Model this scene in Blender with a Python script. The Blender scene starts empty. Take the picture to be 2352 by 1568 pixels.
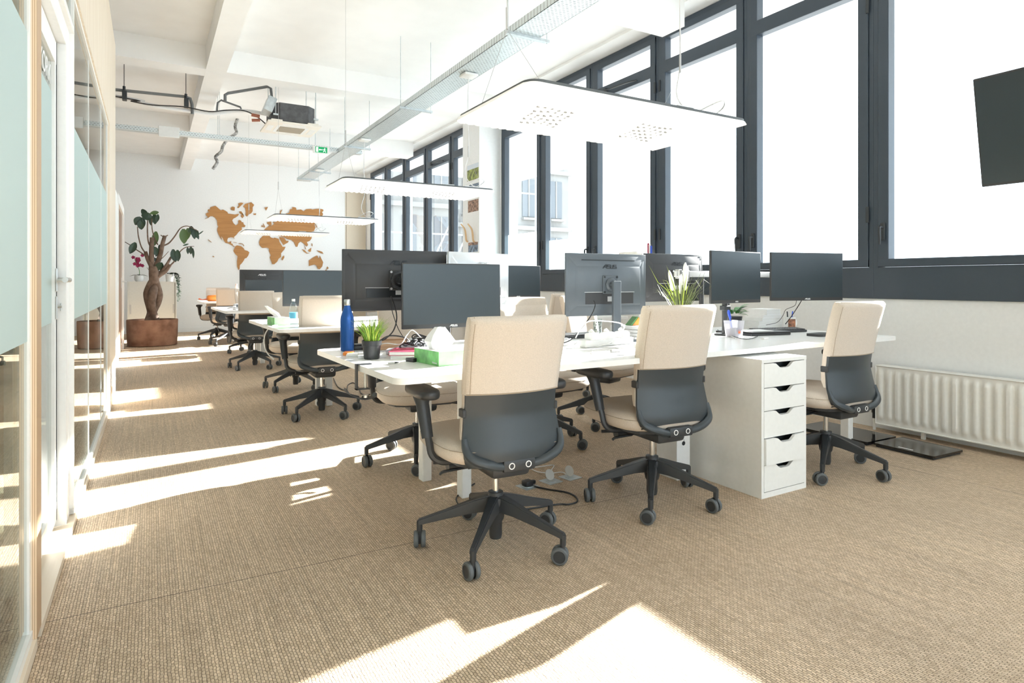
import bpy, bmesh, math, random
from mathutils import Vector, Matrix
random.seed(7)
C = bpy.context.scene.collection
PI = math.pi
# ---------------------------------------------------------------- camera
F, CX, HY, EYE = 1430.0, 1176.0, 648.0, 1.09
TH = math.atan(831/1430.0); SN, CS = math.sin(TH), math.cos(TH)
cam = bpy.data.objects.new('camera', bpy.data.cameras.new('camera')); C.objects.link(cam)
cam.location = (0, 0, EYE); cam.rotation_euler = (PI/2, 0, -TH)
cam.data.sensor_width = 36; cam.data.lens = 36*F/2352; cam.data.shift_y = -136/2352
cam.data.clip_start = .05; cam.data.clip_end = 300
S = bpy.context.scene; S.camera = cam
# ---------------------------------------------------------------- light
SUN_DIR = Vector((-3.30, -.61, -1.27)).normalized()
sun = bpy.data.lights.new('sun', 'SUN'); sun.energy = 30; sun.angle = .009; sun.color = (1, .965, .91)
so = bpy.data.objects.new('sun', sun); C.objects.link(so); so.rotation_euler = SUN_DIR.to_track_quat('-Z', 'Y').to_euler()
W = bpy.data.worlds.new('sky'); S.world = W; W.use_nodes = True
bg = W.node_tree.nodes['Background']; bg.inputs[0].default_value = (.80, .915, 1, 1); bg.inputs[1].default_value = 3.2
S.view_settings.view_transform = 'Standard'; S.view_settings.look = 'None'; S.view_settings.gamma = 1
S.view_settings.use_curve_mapping = False; S.view_settings.exposure = .66
S.cycles.max_bounces = 10; S.cycles.diffuse_bounces = 6; S.cycles.transparent_max_bounces = 24
S.cycles.sample_clamp_indirect = 6; S.cycles.use_denoising = True

# ---------------------------------------------------------------- points on real planes of the room
def ray(u, v):
    a = (u-CX)/F; b = (HY-v)/F
    return a*CS+SN, -a*SN+CS, b
def pz(u, v, z): d = ray(u, v); t = (z-EYE)/d[2]; return Vector((d[0]*t, d[1]*t, z))
def px(u, v, x): d = ray(u, v); t = x/d[0]; return Vector((x, d[1]*t, EYE+d[2]*t))
def py(u, v, y): d = ray(u, v); t = y/d[1]; return Vector((d[0]*t, y, EYE+d[2]*t))

# ---------------------------------------------------------------- materials
MATS = {}
def mat(name, col=(.8,.8,.8), rough=.5, metal=0, emis=0, spec=.5, noise=0, nscale=40, bump=0, bscale=200, trans=0, coat=0, stretch=None):
    if name in MATS: return MATS[name]
    m = bpy.data.materials.new(name); m.use_nodes = True; nt = m.node_tree; b = nt.nodes['Principled BSDF']
    b.inputs['Base Color'].default_value = (*col, 1); b.inputs['Roughness'].default_value = rough
    b.inputs['Metallic'].default_value = metal; b.inputs['Specular IOR Level'].default_value = spec
    b.inputs['Coat Weight'].default_value = coat
    b.inputs['Transmission Weight'].default_value = trans
    if emis: b.inputs['Emission Color'].default_value = (*col, 1); b.inputs['Emission Strength'].default_value = emis
    tc = None
    def coord():
        nonlocal tc
        if tc is None:
            t = nt.nodes.new('ShaderNodeTexCoord'); mp = nt.nodes.new('ShaderNodeMapping'); nt.links.new(t.outputs['Object'], mp.inputs[0])
            if stretch: mp.inputs['Scale'].default_value = stretch
            tc = mp
        return tc.outputs[0]
    n = nt.nodes.new('ShaderNodeTexNoise'); n.inputs['Scale'].default_value = nscale; n.inputs['Detail'].default_value = 4
    nt.links.new(coord(), n.inputs['Vector'])
    r = nt.nodes.new('ShaderNodeValToRGB'); k = max(noise, .02)
    r.color_ramp.elements[0].position = .3; r.color_ramp.elements[1].position = .7
    r.color_ramp.elements[0].color = (*[c*(1-k) for c in col], 1); r.color_ramp.elements[1].color = (*[min(1, c*(1+k)) for c in col], 1)
    nt.links.new(n.outputs['Fac'], r.inputs[0]); nt.links.new(r.outputs[0], b.inputs['Base Color'])
    if bump:
        n2 = nt.nodes.new('ShaderNodeTexNoise'); n2.inputs['Scale'].default_value = bscale; n2.inputs['Detail'].default_value = 3
        nt.links.new(coord(), n2.inputs['Vector']); bp = nt.nodes.new('ShaderNodeBump'); bp.inputs['Strength'].default_value = bump; bp.inputs['Distance'].default_value = .002
        nt.links.new(n2.outputs['Fac'], bp.inputs['Height']); nt.links.new(bp.outputs[0], b.inputs['Normal'])
    MATS[name] = m; return m
def mth(nt, op, a, b=None, clamp=False):
    n = nt.nodes.new('ShaderNodeMath'); n.operation = op; n.use_clamp = clamp
    for i, x in enumerate((a, b)):
        if x is None: continue
        if isinstance(x, (int, float)): n.inputs[i].default_value = x
        else: nt.links.new(x, n.inputs[i])
    return n.outputs[0]
def glass_mat(name, tint=(1,1,1), ior=1.5, rough=0):
    m = bpy.data.materials.new(name); m.use_nodes = True; nt = m.node_tree; nt.nodes.clear()
    o = nt.nodes.new('ShaderNodeOutputMaterial'); mx = nt.nodes.new('ShaderNodeMixShader'); fr = nt.nodes.new('ShaderNodeLayerWeight'); fr.inputs[0].default_value = .5
    t = nt.nodes.new('ShaderNodeBsdfTransparent'); g = nt.nodes.new('ShaderNodeBsdfGlossy')
    f0 = ((ior-1)/(ior+1))**2; fz = mth(nt, 'ADD', mth(nt, 'MULTIPLY', mth(nt, 'POWER', fr.outputs['Facing'], 5.0), 1-f0), f0)
    t.inputs[0].default_value = (*tint, 1); g.inputs['Roughness'].default_value = rough
    nt.links.new(fz, mx.inputs[0]); nt.links.new(t.outputs[0], mx.inputs[1]); nt.links.new(g.outputs[0], mx.inputs[2]); nt.links.new(mx.outputs[0], o.inputs[0])
    MATS[name] = m; return m
def film_mat(name, col, tr=.5, see=0):
    m = bpy.data.materials.new(name); m.use_nodes = True; nt = m.node_tree; nt.nodes.clear()
    o = nt.nodes.new('ShaderNodeOutputMaterial'); d = nt.nodes.new('ShaderNodeBsdfDiffuse'); t = nt.nodes.new('ShaderNodeBsdfTranslucent'); mx = nt.nodes.new('ShaderNodeMixShader')
    for n in (d, t): n.inputs[0].default_value = (*col, 1)
    mx.inputs[0].default_value = tr
    nt.links.new(d.outputs[0], mx.inputs[1]); nt.links.new(t.outputs[0], mx.inputs[2])
    g = nt.nodes.new('ShaderNodeBsdfGlossy'); g.inputs['Roughness'].default_value = .25; m2 = nt.nodes.new('ShaderNodeMixShader'); m2.inputs[0].default_value = .06
    nt.links.new(mx.outputs[0], m2.inputs[1]); nt.links.new(g.outputs[0], m2.inputs[2])
    tp = nt.nodes.new('ShaderNodeBsdfTransparent'); m3 = nt.nodes.new('ShaderNodeMixShader'); m3.inputs[0].default_value = see
    nt.links.new(m2.outputs[0], m3.inputs[1]); nt.links.new(tp.outputs[0], m3.inputs[2]); nt.links.new(m3.outputs[0], o.inputs[0])
    MATS[name] = m; return m
def nodes_mat(name, rough=.7):
    m = bpy.data.materials.new(name); m.use_nodes = True; nt = m.node_tree; b = nt.nodes['Principled BSDF']; b.inputs['Roughness'].default_value = rough
    tc = nt.nodes.new('ShaderNodeTexCoord'); MATS[name] = m; return m, nt, b, tc.outputs['Object']
def N(nt, t, **k):
    n = nt.nodes.new(t)
    for a, v in k.items():
        if a in n.inputs.keys(): n.inputs[a].default_value = v
        else: setattr(n, a, v)
    return n
def mixc(nt, f, a, b, blend='MIX'):
    n = nt.nodes.new('ShaderNodeMix'); n.data_type = 'RGBA'; n.blend_type = blend
    for i, x in ((0, f), (6, a), (7, b)):
        if isinstance(x, tuple): n.inputs[i].default_value = (*x, 1)
        elif isinstance(x, (int, float)): n.inputs[i].default_value = x
        else: nt.links.new(x, n.inputs[i])
    return n.outputs[2]
def carpet():
    m, nt, b, co = nodes_mat('sisal_carpet', .95); L = nt.links
    b.inputs['Specular IOR Level'].default_value = .5; b.inputs['Roughness'].default_value = .6
    mp = N(nt, 'ShaderNodeMapping'); mp.inputs['Rotation'].default_value = (0, 0, PI/2); L.new(co, mp.inputs[0])
    br = N(nt, 'ShaderNodeTexBrick'); br.offset = .5; br.inputs['Scale'].default_value = 1
    br.inputs['Brick Width'].default_value = .0165; br.inputs['Row Height'].default_value = .0092; br.inputs['Mortar Size'].default_value = .0013; br.inputs['Mortar Smooth'].default_value = .9; br.inputs['Bias'].default_value = 0
    br.inputs['Color1'].default_value = (.68,.53,.38,1); br.inputs['Color2'].default_value = (.50,.375,.25,1); br.inputs['Mortar'].default_value = (.25,.175,.11,1)
    nz = N(nt, 'ShaderNodeTexNoise', Scale=70.0, Detail=3.0); L.new(mp.outputs[0], nz.inputs['Vector'])
    off = N(nt, 'ShaderNodeVectorMath', operation='MULTIPLY_ADD'); off.inputs[1].default_value = (.011,.008,0); L.new(nz.outputs['Color'], off.inputs[0]); L.new(mp.outputs[0], off.inputs[2])
    L.new(off.outputs[0], br.inputs['Vector'])
    st = N(nt, 'ShaderNodeMapping'); st.inputs['Scale'].default_value = (90, 1.2, 1); L.new(co, st.inputs[0])
    n1 = N(nt, 'ShaderNodeTexNoise', Scale=1.0, Detail=3.0); L.new(st.outputs[0], n1.inputs['Vector'])
    n2 = N(nt, 'ShaderNodeTexNoise', Scale=1.4, Detail=5.0); L.new(co, n2.inputs['Vector'])
    f = mth(nt, 'ADD', mth(nt, 'MULTIPLY', n1.outputs['Fac'], .75), mth(nt, 'MULTIPLY', n2.outputs['Fac'], .5))
    f = mth(nt, 'ADD', f, .42)
    c = mixc(nt, 1.0, br.outputs['Color'], f, 'MULTIPLY')
    sp = N(nt, 'ShaderNodeSeparateXYZ'); L.new(co, sp.inputs[0])
    wob = N(nt, 'ShaderNodeTexNoise', Scale=3.0); L.new(co, wob.inputs['Vector'])
    w = mth(nt, 'MULTIPLY', mth(nt, 'SUBTRACT', wob.outputs['Fac'], .5), .012)
    for (axis, slope, c0, lo, hi, oth) in (('Y', -.012, 2.475, -.3, 2.2, 'X'), ('X', -.10, 4.02, 1.2, 2.1, 'Y'), ('Y', 0, 6.1, -.3, 5, 'X')):
        d = mth(nt, 'ABSOLUTE', mth(nt, 'SUBTRACT', mth(nt, 'ADD', sp.outputs[axis], mth(nt, 'MULTIPLY', sp.outputs[oth], -slope)), mth(nt, 'ADD', c0, w)))
        g = mth(nt, 'LESS_THAN', d, .0022); g = mth(nt, 'MULTIPLY', g, mth(nt, 'GREATER_THAN', sp.outputs[oth], lo)); g = mth(nt, 'MULTIPLY', g, mth(nt, 'LESS_THAN', sp.outputs[oth], hi))
        c = mixc(nt, mth(nt, 'MULTIPLY', g, .75), c, (.08, .055, .035))
    L.new(c, b.inputs['Base Color'])
    bp = N(nt, 'ShaderNodeBump', Strength=.8, Distance=.003); L.new(mth(nt, 'SUBTRACT', 1.0, br.outputs['Fac']), bp.inputs['Height']); L.new(bp.outputs[0], b.inputs['Normal'])
    return m
def plywood(name, axis='z', col=((.80,.66,.49),(.70,.54,.37))):
    m, nt, b, co = nodes_mat(name, .45); L = nt.links
    mp = N(nt, 'ShaderNodeMapping'); mp.inputs['Scale'].default_value = {'z': (14,14,.8), 'y': (14,.8,14), 'x': (.8,14,14)}[axis]; L.new(co, mp.inputs[0])
    n1 = N(nt, 'ShaderNodeTexNoise', Scale=2.0, Detail=6.0, Distortion=.6); L.new(mp.outputs[0], n1.inputs['Vector'])
    r = N(nt, 'ShaderNodeValToRGB'); r.color_ramp.elements[0].position = .35; r.color_ramp.elements[1].position = .65
    r.color_ramp.elements[0].color = (*col[0], 1); r.color_ramp.elements[1].color = (*col[1], 1)
    L.new(n1.outputs['Fac'], r.inputs[0]); L.new(r.outputs[0], b.inputs['Base Color']); return m
def tray_mat(name='perforated_galvanised_steel', side=False):
    m, nt, b, co = nodes_mat(name, .38); L = nt.links
    b.inputs['Metallic'].default_value = .55
    mp = N(nt, 'ShaderNodeMapping'); L.new(co, mp.inputs[0])
    if side: mp.inputs['Rotation'].default_value = (PI/2, 0, 0)
    br = N(nt, 'ShaderNodeTexBrick'); br.offset = .5
    br.inputs['Scale'].default_value = 1; br.inputs['Brick Width'].default_value = .036; br.inputs['Row Height'].default_value = .022; br.inputs['Mortar Size'].default_value = .008
    br.inputs['Color1'].default_value = (.12,.14,.15,1); br.inputs['Color2'].default_value = (.5,.52,.52,1); br.inputs['Mortar'].default_value = (.72,.78,.80,1); br.inputs['Mortar Smooth'].default_value = .1
    L.new(mp.outputs[0], br.inputs['Vector']); L.new(br.outputs['Color'], b.inputs['Base Color']); return m
def ply_edge():
    m, nt, b, co = nodes_mat('plywood_layers', .5); L = nt.links
    mp = N(nt, 'ShaderNodeMapping'); mp.inputs['Rotation'].default_value = (0, 0, 0); L.new(co, mp.inputs[0])
    w = N(nt, 'ShaderNodeTexWave', Scale=58.0, Distortion=.15); w.bands_direction = 'X'; L.new(mp.outputs[0], w.inputs['Vector'])
    r = N(nt, 'ShaderNodeValToRGB'); r.color_ramp.elements[0].color = (.80,.62,.43,1); r.color_ramp.elements[1].color = (.48,.32,.19,1)
    L.new(w.outputs['Fac'], r.inputs[0]); L.new(r.outputs[0], b.inputs['Base Color']); return m
def brown_pot():
    m, nt, b, co = nodes_mat('weathered_terracotta', .8); L = nt.links
    n1 = N(nt, 'ShaderNodeTexNoise', Scale=5.0, Detail=6.0); L.new(co, n1.inputs['Vector'])
    r = N(nt, 'ShaderNodeValToRGB'); r.color_ramp.elements[0].position = .35; r.color_ramp.elements[1].position = .7
    r.color_ramp.elements[0].color = (.16,.075,.045,1); r.color_ramp.elements[1].color = (.36,.20,.13,1); L.new(n1.outputs['Fac'], r.inputs[0]); L.new(r.outputs[0], b.inputs['Base Color']); return m
M = dict(
 carpet=carpet(), ply=plywood('birch_plywood', 'z', ((.78,.68,.55),(.70,.585,.45))), plyy=plywood('birch_plywood_along', 'y', ((.78,.68,.55),(.70,.585,.45))), plye=ply_edge(), oak=plywood('oak_map_wood', 'x', ((.47,.225,.065),(.38,.17,.045))),
 box_wood=plywood('box_wood', 'x', ((.62,.40,.24),(.45,.27,.15))), tray=tray_mat(), tray_side=tray_mat('slotted_steel_side', True), pot=brown_pot(),
 white_wall=mat('white_plaster', (.83,.84,.84), .85, bump=.15, bscale=30), sunblocker=mat('white_sunblocker', (.88,.88,.86), .8), ceil=mat('white_painted_concrete', (.88,.88,.87), .85, noise=.02, nscale=4, bump=.2, bscale=14),
 white=mat('white_lacquer', (.85,.85,.83), .35), desk=mat('white_laminate', (.86,.86,.85), .28), frame=mat('anthracite_aluminium', (.040,.055,.075), .42), frame2=mat('anthracite_edge', (.03,.035,.04), .5),  # frame: anthracite with the blue of lens flare put into its colour
 fabric=mat('beige_wool_fabric', (.665,.585,.505), .95, spec=.1, noise=.10, nscale=350, bump=.5, bscale=900), fabric_dk=mat('beige_seam', (.40,.32,.24), .9),
 black=mat('black_plastic', (.035,.038,.042), .42, bump=.1, bscale=600), shell=mat('charcoal_shell', (.036,.045,.052), .38, bump=.12, bscale=900), rubber=mat('grey_rubber', (.11,.12,.125), .5),
 chrome=mat('chrome', (.7,.7,.7), .18, 1), steel=mat('brushed_steel', (.62,.62,.6), .32, 1), alu=mat('pale_aluminium', (.75,.76,.76), .35, .6), galv=mat('galvanised_steel', (.60,.65,.67), .38, .6, noise=.12, nscale=25),
 screen=mat('matte_dark_screen', (.022,.032,.038), .30, spec=.6), casing=mat('monitor_casing', (.035,.035,.037), .45), casing_g=mat('grey_monitor_casing', (.09,.105,.12), .35), casing_s=mat('silver_monitor_casing', (.62,.63,.64), .3, .4), logo=mat('white_print', (.85,.85,.85), .5), logo_dk=mat('dark_print', (.012,.014,.016), .4), logo_g=mat('grey_print', (.5,.5,.5), .5),
 lampw=mat('glowing_white_felt', (1,.985,.96), .9, emis=.12), lampd=mat('lamp_dark_rim', (.10,.11,.115), .5), hole=mat('lamp_hole', (.35,.35,.35), .8), wire=mat('pale_wire', (.55,.55,.55), .5), cable_w=mat('white_cable', (.82,.82,.82), .4), cable_b=mat('black_cable', (.015,.015,.017), .4),
 pipe=mat('grey_pvc', (.17,.18,.185), .5), copper=mat('copper_lagging', (.35,.12,.07), .6), foil=mat('silver_foil_duct', (.30,.29,.28), .5, .3, noise=.8, nscale=30), ac_w=mat('cream_ac_panel', (.86,.81,.73), .5), ac_d=mat('dark_insulation_foam', (.11,.11,.115), .8, noise=.2, nscale=20), grille=mat('ac_grille', (.36,.31,.24), .7),
 blue=mat('blue_metal_bottle', (.02,.10,.36), .28, .4), green=mat('green_tissue_box', (.20,.55,.18), .45, noise=.35, nscale=20), green2=mat('pale_green_tissue_box', (.36,.75,.36), .45, noise=.1, nscale=20), tissue=mat('white_tissue', (.9,.9,.9), .9), paper=mat('white_paper', (.84,.84,.84), .7), page=mat('book_pages', (.80,.80,.78), .8, noise=.15, nscale=4, stretch=(1,1,300)), red=mat('red_cover', (.40,.03,.075), .4), orange=mat('orange_wrapper', (.90,.28,.05), .4), orange_b=mat('orange_red', (.85,.16,.05), .4), lilac=mat('grey_lilac_cloth', (.42,.40,.46), .8), blueplastic=mat('blue_plastic', (.05,.12,.65), .35),
 blade=mat('fresh_green_blade', (.16,.34,.03), .5, noise=.5, nscale=60), blade_y=mat('yellow_green_blade', (.48,.58,.08), .5), straw=mat('olive_grass', (.17,.20,.08), .6), flower=mat('white_plume', (.9,.88,.82), .9), leafd=mat('dark_rubber_leaf', (.018,.045,.022), .3, noise=.3, nscale=10), leafl=mat('light_rubber_leaf', (.07,.13,.03), .35), leafm=mat('green_leaf', (.07,.22,.06), .4), bark=mat('grey_brown_bark', (.155,.105,.078), .9, noise=.35, nscale=14, bump=.5, bscale=60), soil=mat('soil', (.05,.035,.025), .95), magenta=mat('magenta_orchid', (.30,.015,.08), .6), ceramic=mat('white_ceramic', (.84,.84,.82), .3), potb=mat('black_pot', (.03,.032,.035), .4),
 glow_green=mat('exit_green', (.0,.30,.10), .5, emis=.35), glow_white=mat('exit_white', (.9,.95,.9), .5, emis=.5), cabinet=mat('grey_cabinet_lacquer', (.66,.66,.62), .5), heater=mat('radiator_enamel', (.82,.81,.77), .35), skirt=mat('skirting_paint', (.82,.83,.83), .5), blackglass=mat('black_glass', (.012,.012,.013), .08, spec=.6), felt=mat('grey_felt', (.22,.22,.23), .95, noise=.3, nscale=90), stone=mat('pale_facade', (.27,.26,.245), .9, noise=.1, nscale=1), winout=mat('facade_window', (.14,.15,.16), .3), scaf=mat('scaffold_tube', (.30,.30,.30), .5), street=mat('pale_street', (.4,.4,.39), .9), brown_door=plywood('walnut_door', 'z', ((.30,.20,.14),(.24,.155,.105))),
 photo_g=mat('photo_green', (.22,.26,.06), .4, noise=.9, nscale=16), photo_b=mat('photo_brown', (.28,.17,.12), .4, noise=1, nscale=28), photo_s=mat('photo_sky', (.16,.22,.30), .4, noise=.9, nscale=18), skyp=mat('photo_pale_sky', (.62,.68,.75), .4), hookw=mat('beech_hook', (.70,.48,.27), .5), cream=mat('cream_panel', (.66,.58,.46), .7), mugp=mat('mug_print', (.30,.12,.06), .4, noise=1, nscale=35), cupp=film_mat('cup_plastic', (.72,.72,.76), .5, .5), clear=glass_mat('clear_plastic', (.93,.97,.97), 1.45, .05), win=glass_mat('window_glass', (.97,.99,1), 1.45), part=glass_mat('partition_glass', (.86,.92,.90), 1.8), mint=film_mat('mint_frost_film', (.66,.765,.745), .35), frostw=film_mat('pale_frost_film', (.80,.88,.90), .75, .12), bag=glass_mat('plastic_bag', (.85,.92,.95), 1.6, .15),
)

# ---------------------------------------------------------------- mesh helpers
def box(bm, lo, hi, bev=0, seg=2, mtx=None):
    r = bmesh.ops.create_cube(bm, size=1); vs = r['verts']
    c = [(a+b)/2 for a, b in zip(lo, hi)]; s = [abs(b-a) for a, b in zip(lo, hi)]
    bmesh.ops.scale(bm, vec=s, verts=vs); bmesh.ops.translate(bm, vec=c, verts=vs)
    if bev:
        es = list({e for v in vs for e in v.link_edges})
        g = bmesh.ops.bevel(bm, geom=es, offset=min(bev, min(s)*.49), segments=seg, affect='EDGES', profile=.5)
        vs = list({v for f in g['faces'] for v in f.verts} | {v for v in vs if v.is_valid})
    if mtx is not None: bmesh.ops.transform(bm, matrix=mtx, verts=vs)
    return vs
def spline(pts, n=6):
    P = [Vector(p) for p in pts]
    if len(P) < 3: return P
    out = []
    for i in range(len(P)-1):
        a = P[i-1] if i else P[0]*2-P[1]; b = P[i]; c = P[i+1]; d = P[i+2] if i+2 < len(P) else P[-1]*2-P[-2]
        for k in range(n):
            t = k/n; out.append(.5*((2*b)+(c-a)*t+(2*a-5*b+4*c-d)*t*t+(3*b-a-3*c+d)*t**3))
    out.append(P[-1]); return out
def tube(bm, pts, r, n=8, sm=0, flat=1, cap=True, ref=None):
    P = spline(pts, sm) if sm else [Vector(p) for p in pts]
    R = r if isinstance(r, (list, tuple)) else None
    rings = []; up = Vector(ref) if ref else None
    for i, p in enumerate(P):
        d = ((P[i+1] if i+1 < len(P) else p)-(P[i-1] if i else p)).normalized()
        if up is None: up = Vector((0,0,1)) if abs(d.z) < .9 else Vector((0,1,0))
        s = d.cross(up)
        if s.length < 1e-4: s = d.cross(Vector((1,0,.1)))
        s.normalize(); u2 = s.cross(d).normalized()
        if ref is None: up = u2
        if R: t = i/(len(P)-1)*(len(R)-1); k = min(int(t), len(R)-2); rr = R[k]+(R[k+1]-R[k])*(t-k)
        else: rr = r
        rings.append([bm.verts.new(p+s*math.cos(2*PI*j/n)*rr+u2*math.sin(2*PI*j/n)*rr*flat) for j in range(n)])
    for a, b in zip(rings, rings[1:]):
        for j in range(n): bm.faces.new((a[j], a[(j+1) % n], b[(j+1) % n], b[j]))
    if cap: bm.faces.new(rings[0][::-1]); bm.faces.new(rings[-1])
def lathe(bm, prof, c=(0,0,0), n=20, axis='z', mtx=None, mi=None, cap=True):
    c = Vector(c); rings = []; allv = []
    for (r, z) in prof:
        ring = []
        for j in range(n):
            a = 2*PI*j/n; x, y = r*math.cos(a), r*math.sin(a)
            p = Vector((x, y, z)) if axis == 'z' else (Vector((z, x, y)) if axis == 'x' else Vector((x, z, y)))
            p = p+c
            if mtx is not None: p = mtx @ p
            ring.append(bm.verts.new(p))
        rings.append(ring)
    for k, (a, b) in enumerate(zip(rings, rings[1:])):
        for j in range(n):
            f = bm.faces.new((a[j], a[(j+1) % n], b[(j+1) % n], b[j]))
            if mi: f.material_index = mi[k]
    for rg, i in ((rings[0], 0), (rings[-1], -1)):
        if cap and prof[i][0] > 1e-5:
            f = bm.faces.new(rg)
            if mi: f.material_index = mi[i]
def prism(bm, poly, d, to3):   # poly of 2-D points, to3(a,b,h) -> 3-D, extruded h 0..d
    a = [bm.verts.new(to3(p[0], p[1], 0)) for p in poly]; b = [bm.verts.new(to3(p[0], p[1], d)) for p in poly]
    bm.faces.new(a); bm.faces.new(b[::-1])
    for i in range(len(a)): j = (i+1) % len(a); bm.faces.new((a[i], b[i], b[j], a[j]))
def rrect(x0, y0, x1, y1, r, n=5):
    out = []
    for cx, cy, a0 in ((x1-r, y1-r, 0), (x0+r, y1-r, 90), (x0+r, y0+r, 180), (x1-r, y0+r, 270)):
        for k in range(n+1): a = math.radians(a0+90*k/n); out.append((cx+r*math.cos(a), cy+r*math.sin(a)))
    return out
def grid(bm, fn, nu, nv, thick=0):   # fn(s,t) -> Vector ; closed slab when thick (fn2 = offset fn)
    def sheet(f): return [[bm.verts.new(f(i/nu, j/nv)) for j in range(nv+1)] for i in range(nu+1)]
    A = sheet(fn)
    for i in range(nu):
        for j in range(nv): bm.faces.new((A[i][j], A[i+1][j], A[i+1][j+1], A[i][j+1]))
    if thick:
        B = sheet(thick)
        for i in range(nu):
            for j in range(nv): bm.faces.new((B[i][j], B[i][j+1], B[i+1][j+1], B[i+1][j]))
        for i in range(nu):
            bm.faces.new((A[i][0], B[i][0], B[i+1][0], A[i+1][0])); bm.faces.new((A[i][nv], A[i+1][nv], B[i+1][nv], B[i][nv]))
        for j in range(nv):
            bm.faces.new((A[0][j], A[0][j+1], B[0][j+1], B[0][j])); bm.faces.new((A[nu][j], B[nu][j], B[nu][j+1], A[nu][j+1]))
def cushion(bm, c, hx, hy, z0, z1, n=32, p=4, prof=((0,.80),(.12,.93),(.35,1),(.7,1),(.9,.94),(1,.82)), crown=.006):
    rings = []
    for t, k in prof:
        ring = []
        for j in range(n):
            a = 2*PI*j/n; ca, sa = math.cos(a), math.sin(a)
            e = (abs(ca)**p+abs(sa)**p)**(-1/p); ix = hx-(1-k)*min(hx, hy); iy = hy-(1-k)*min(hx, hy)
            ring.append(bm.verts.new((c[0]+ca*e*ix, c[1]+sa*e*iy, z0+(z1-z0)*t)))
        rings.append(ring)
    for a, b in zip(rings, rings[1:]):
        for j in range(n): bm.faces.new((a[j], a[(j+1) % n], b[(j+1) % n], b[j]))
    bm.faces.new(rings[0][::-1]); cv = bm.verts.new((c[0], c[1], z1+crown)); top = rings[-1]
    for j in range(n): bm.faces.new((top[j], top[(j+1) % n], cv))
def obj(name, bm, m, parent=None, loc=None, rz=0, smooth=35):
    bmesh.ops.recalc_face_normals(bm, faces=bm.faces)
    me = bpy.data.meshes.new(name); bm.to_mesh(me); bm.free()
    for x in (m if isinstance(m, (list, tuple)) else [m]): me.materials.append(M[x] if isinstance(x, str) else x)
    if smooth:
        me.polygons.foreach_set('use_smooth', [True]*len(me.polygons)); me.set_sharp_from_angle(angle=math.radians(smooth))
    o = bpy.data.objects.new(name, me); C.objects.link(o)
    if parent: o.parent = parent
    if loc is not None: o.location = loc
    if rz: o.rotation_euler = (0, 0, rz)
    return o
def nb(): return bmesh.new()
def mk(fn, *a, **k): bm = nb(); fn(bm, *a, **k); return bm
def thing(name, label, cat, loc=(0,0,0), rz=0, group=None):
    o = bpy.data.objects.new(name, None); C.objects.link(o); o.empty_display_size = .1
    o.location = loc; o.rotation_euler = (0, 0, rz); o['label'] = label; o['category'] = cat
    if group: o['group'] = group
    return o
def tag(o, label, cat, group=None):
    o['label'] = label; o['category'] = cat
    if group: o['group'] = group
    return o
def struct(name, bm, m, parent=None, **k):
    o = obj(name, bm, m, parent, **k)
    if not parent: o['kind'] = 'structure'
    return o
def dup(root, loc, rz, label, group=None, name=None):
    def cp(o, par):
        c = o.copy(); C.objects.link(c)
        if par: c.parent = par
        for ch in o.children: cp(ch, c)
        return c
    r = cp(root, None); r.location = loc; r.rotation_euler = (0, 0, rz); r['label'] = label
    if group: r['group'] = group
    return r
def text_mesh(name, body, size, m, parent, mtx, depth=.0006, shear=0):
    cu = bpy.data.curves.new(name, 'FONT'); cu.body = body; cu.size = size; cu.extrude = depth; cu.align_x = 'CENTER'; cu.align_y = 'CENTER'; cu.shear = shear
    t = bpy.data.objects.new(name, cu); C.objects.link(t); dg = bpy.context.evaluated_depsgraph_get(); me = bpy.data.meshes.new_from_object(t.evaluated_get(dg))
    bpy.data.objects.remove(t); bpy.data.curves.remove(cu); me.transform(mtx); me.materials.append(M[m]); me.name = name
    o = bpy.data.objects.new(name, me); C.objects.link(o)
    if parent: o.parent = parent
    return o
# wall-map of axes: text facing -Y, centred at c
def face_front(c): return Matrix.Translation(c) @ Matrix.Rotation(PI/2, 4, 'X')
def face_back(c): return Matrix.Translation(c) @ Matrix.Rotation(PI, 4, 'Z') @ Matrix.Rotation(PI/2, 4, 'X')
# ================================================================= SETTING
XW, XL, YB, YF = 4.70, -4.6, 15.4, -4.2
ZC, ZB = 3.82, 3.55
bm = nb(); box(bm, (XL-.2, YF-.2, -.1), (XW+.3, YB+.3, 0)); struct('floor', bm, 'carpet', smooth=0)
bm = nb(); box(bm, (XL-.2, YF-.2, ZC), (XW+.3, YB+.3, ZC+.2)); struct('ceiling', bm, 'ceil', smooth=0)
bm = nb(); box(bm, (XL-.2, YB, 0), (XW+.3, YB+.2, ZC)); struct('wall_back', bm, 'white_wall', smooth=0)
bm = nb(); box(bm, (XL-.2, YF-.2, 0), (XW+.3, YF, .9)); box(bm, (XL-.2, YF-.2, 3.5), (XW+.3, YF, ZC)); box(bm, (XL-.2, YF-.2, .9), (-.2, YF, 3.5)); box(bm, (4.5, YF-.2, .9), (XW+.3, YF, 3.5)); struct('wall_front', bm, 'white_wall', smooth=0)  # opening made for the window added behind the camera
bm = nb(); box(bm, (XL-.2, YF, 0), (XL, YB, ZC)); struct('wall_left', bm, 'white_wall', smooth=0)
bm = nb(); box(bm, (XW+.02, YF, 0), (XW+.3, YB, .967)); box(bm, (XW, 8.42, .967), (XW+.3, 9.06, ZC)); box(bm, (XW+.02, YF, 3.78), (XW+.3, YB, ZC)); box(bm, (XW, 15.05, .967), (XW+.3, YB, ZC)); box(bm, (XW, YF, .967), (XW+.3, YF+.16, ZC))
struct('wall_right', bm, 'white_wall', smooth=0)
bm = nb(); box(bm, (XL, YB-.015, 0), (XW, YB, .10)); struct('baseboard_back', bm, 'skirt', smooth=0)
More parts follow.
